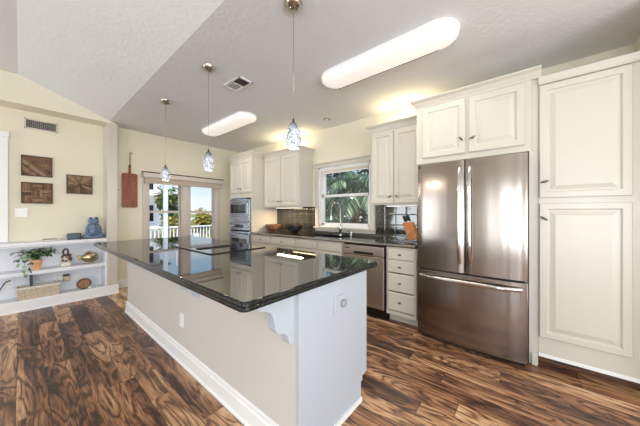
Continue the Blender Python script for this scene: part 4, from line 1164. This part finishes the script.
def tree(name, label, loc, trunk_h, R, n, size, m, seed, group):
    rnd = random.Random(seed); t = thing(name, label, 'tree', loc, group); c = Vector(loc)
    MB().tube([c, c + Vector((.05, 0, trunk_h * .6)), c + Vector((0, .05, trunk_h + R[2] * .5))], [.12, .09, .04], 8).build('trunk', M['bark'], t)
    mb = MB(); top = c + Vector((0, 0, trunk_h + R[2]))
    blobs = [(top + Vector((rnd.uniform(-1, 1) * R[0] * .6, rnd.uniform(-1, 1) * R[1] * .6, rnd.uniform(-.8, .8) * R[2])), rnd.uniform(.3, .5)) for _ in range(14)]
    for k in range(n):
        b, s_ = rnd.choice(blobs)
        v = Vector((rnd.gauss(0, 1), rnd.gauss(0, 1), rnd.gauss(0, 1))).normalized() * rnd.random() ** .35
        p = b + Vector((v.x * R[0] * s_, v.y * R[1] * s_, v.z * R[2] * s_ * 1.2))
        leaf(mb, p, v + Vector((rnd.uniform(-.5, .5), rnd.uniform(-.5, .5), -.4)), size * rnd.uniform(.7, 1.3))
    mb.build('foliage', m, t)
tree('leafy_tree', 'dark green tree seen through the far window nearest the cutting board', (5.75, 16.2, -.8), 1.2, (.9, .8, 1.1), 1900, .18, M['treeleaf'], 1, 'trees beyond the porch')
tree('leafy_tree', 'low yellow green tree behind the railing in the far window nearest the cutting board', (3.85, 10.7, -.8), .7, (.8, .6, .6), 1500, .13, M['shrubleaf'], 2, 'trees beyond the porch')
tree('leafy_tree', 'pale green tree seen over the railing in the far window beside the oven tower', (5.5, 11.7, -.8), 1.0, (.75, .6, .55), 1600, .13, M['shrubleaf'], 3, 'trees beyond the porch')
def palm(label, loc, h, n, L, seed, lw=.02, group='palms outside the windows', m=M['palmleaf']):
    rnd = random.Random(seed); t = thing('palm_tree', label, 'palm', loc, group); c = Vector(loc)
    MB().tube([c, c + Vector((.03, .03, h * .5)), c + Vector((0, 0, h))], [.13, .10, .09], 9).build('trunk', M['bark'], t)
    o = c + Vector((0, 0, h))
    for k in range(n):
        az = 2 * PI * k / n + rnd.uniform(-.25, .25); el = rnd.uniform(-.15, 1.2); l = L * rnd.uniform(.75, 1.1)
        d = Vector((math.cos(az), math.sin(az), 0)); mb = MB(); P = []
        for i in range(13):
            q = i / 12; P.append(o + d * l * (q * math.cos(el * (1 - .3 * q))) + Vector((0, 0, l * (math.sin(el) * q - .75 * q * q))))
        mb.tube(P, [.012 * (1 - .85 * i / 12) for i in range(13)], 5)
        s_ = Vector((-d.y, d.x, 0))
        for i in range(2, 12):
            for sub in (0, .33, .66):
                p = P[i].lerp(P[i + 1], sub); tn = (P[i + 1] - P[i]).normalized(); ll = l * .36 * math.sin(PI * min(.97, (i + sub) / 12.5 + .1)) + .05
                for sg in (-1, 1):
                    dr = (tn * .75 + s_ * sg * .75 + Vector((0, 0, -.25 - .3 * rnd.random()))).normalized(); w_ = dr.cross(Vector((0, 0, 1))).normalized() * lw
                    mid = p + dr * ll * .5; e = p + dr * ll + Vector((0, 0, -.12 * ll))
                    mb.quad(p, mid + w_, e, mid - w_)
        mb.build('frond', m, t)
palm('palm with arching fronds filling the upper part of the sink window', (5.3, 3.25, -.8), 2.75, 17, 1.25, 11)
palm('shorter palm low in the sink window behind the faucet', (4.95, 3.75, -.8), 1.75, 16, 1.0, 12)
palm('palm standing farther back between the two palms in the sink window', (6.6, 4.6, -.8), 2.9, 18, 1.5, 13)
palm('small palm behind the railing in the far window beside the oven tower', (7.0, 15.2, -.8), 1.75, 15, 1.15, 14, .03, 'palms outside the windows', M['shrubleaf'])
# hedge behind the palms
rnd = random.Random(9); t = thing('tall_hedge', 'dense dark green hedge behind the palms outside the sink window', 'hedge', (8.6, 5.2, -.8))
mb = MB()
for k in range(8500):
    leaf(mb, (8.4 + rnd.uniform(-.4, .8), rnd.uniform(1.5, 8.5), rnd.uniform(-.7, 3.0) + rnd.random() ** 3 * .5), (rnd.uniform(-1, .2), rnd.uniform(-1, 1), rnd.uniform(-.8, .6)), rnd.uniform(.12, .22))
mb.build('foliage', M['hedge'], t)
mb = MB()
for k in range(9): mb.tube([(8.6, 1.7 + k * .8, -.8), (8.6, 1.7 + k * .8, 1.8)], .05, 6)
mb.build('stems', M['bark'], t)
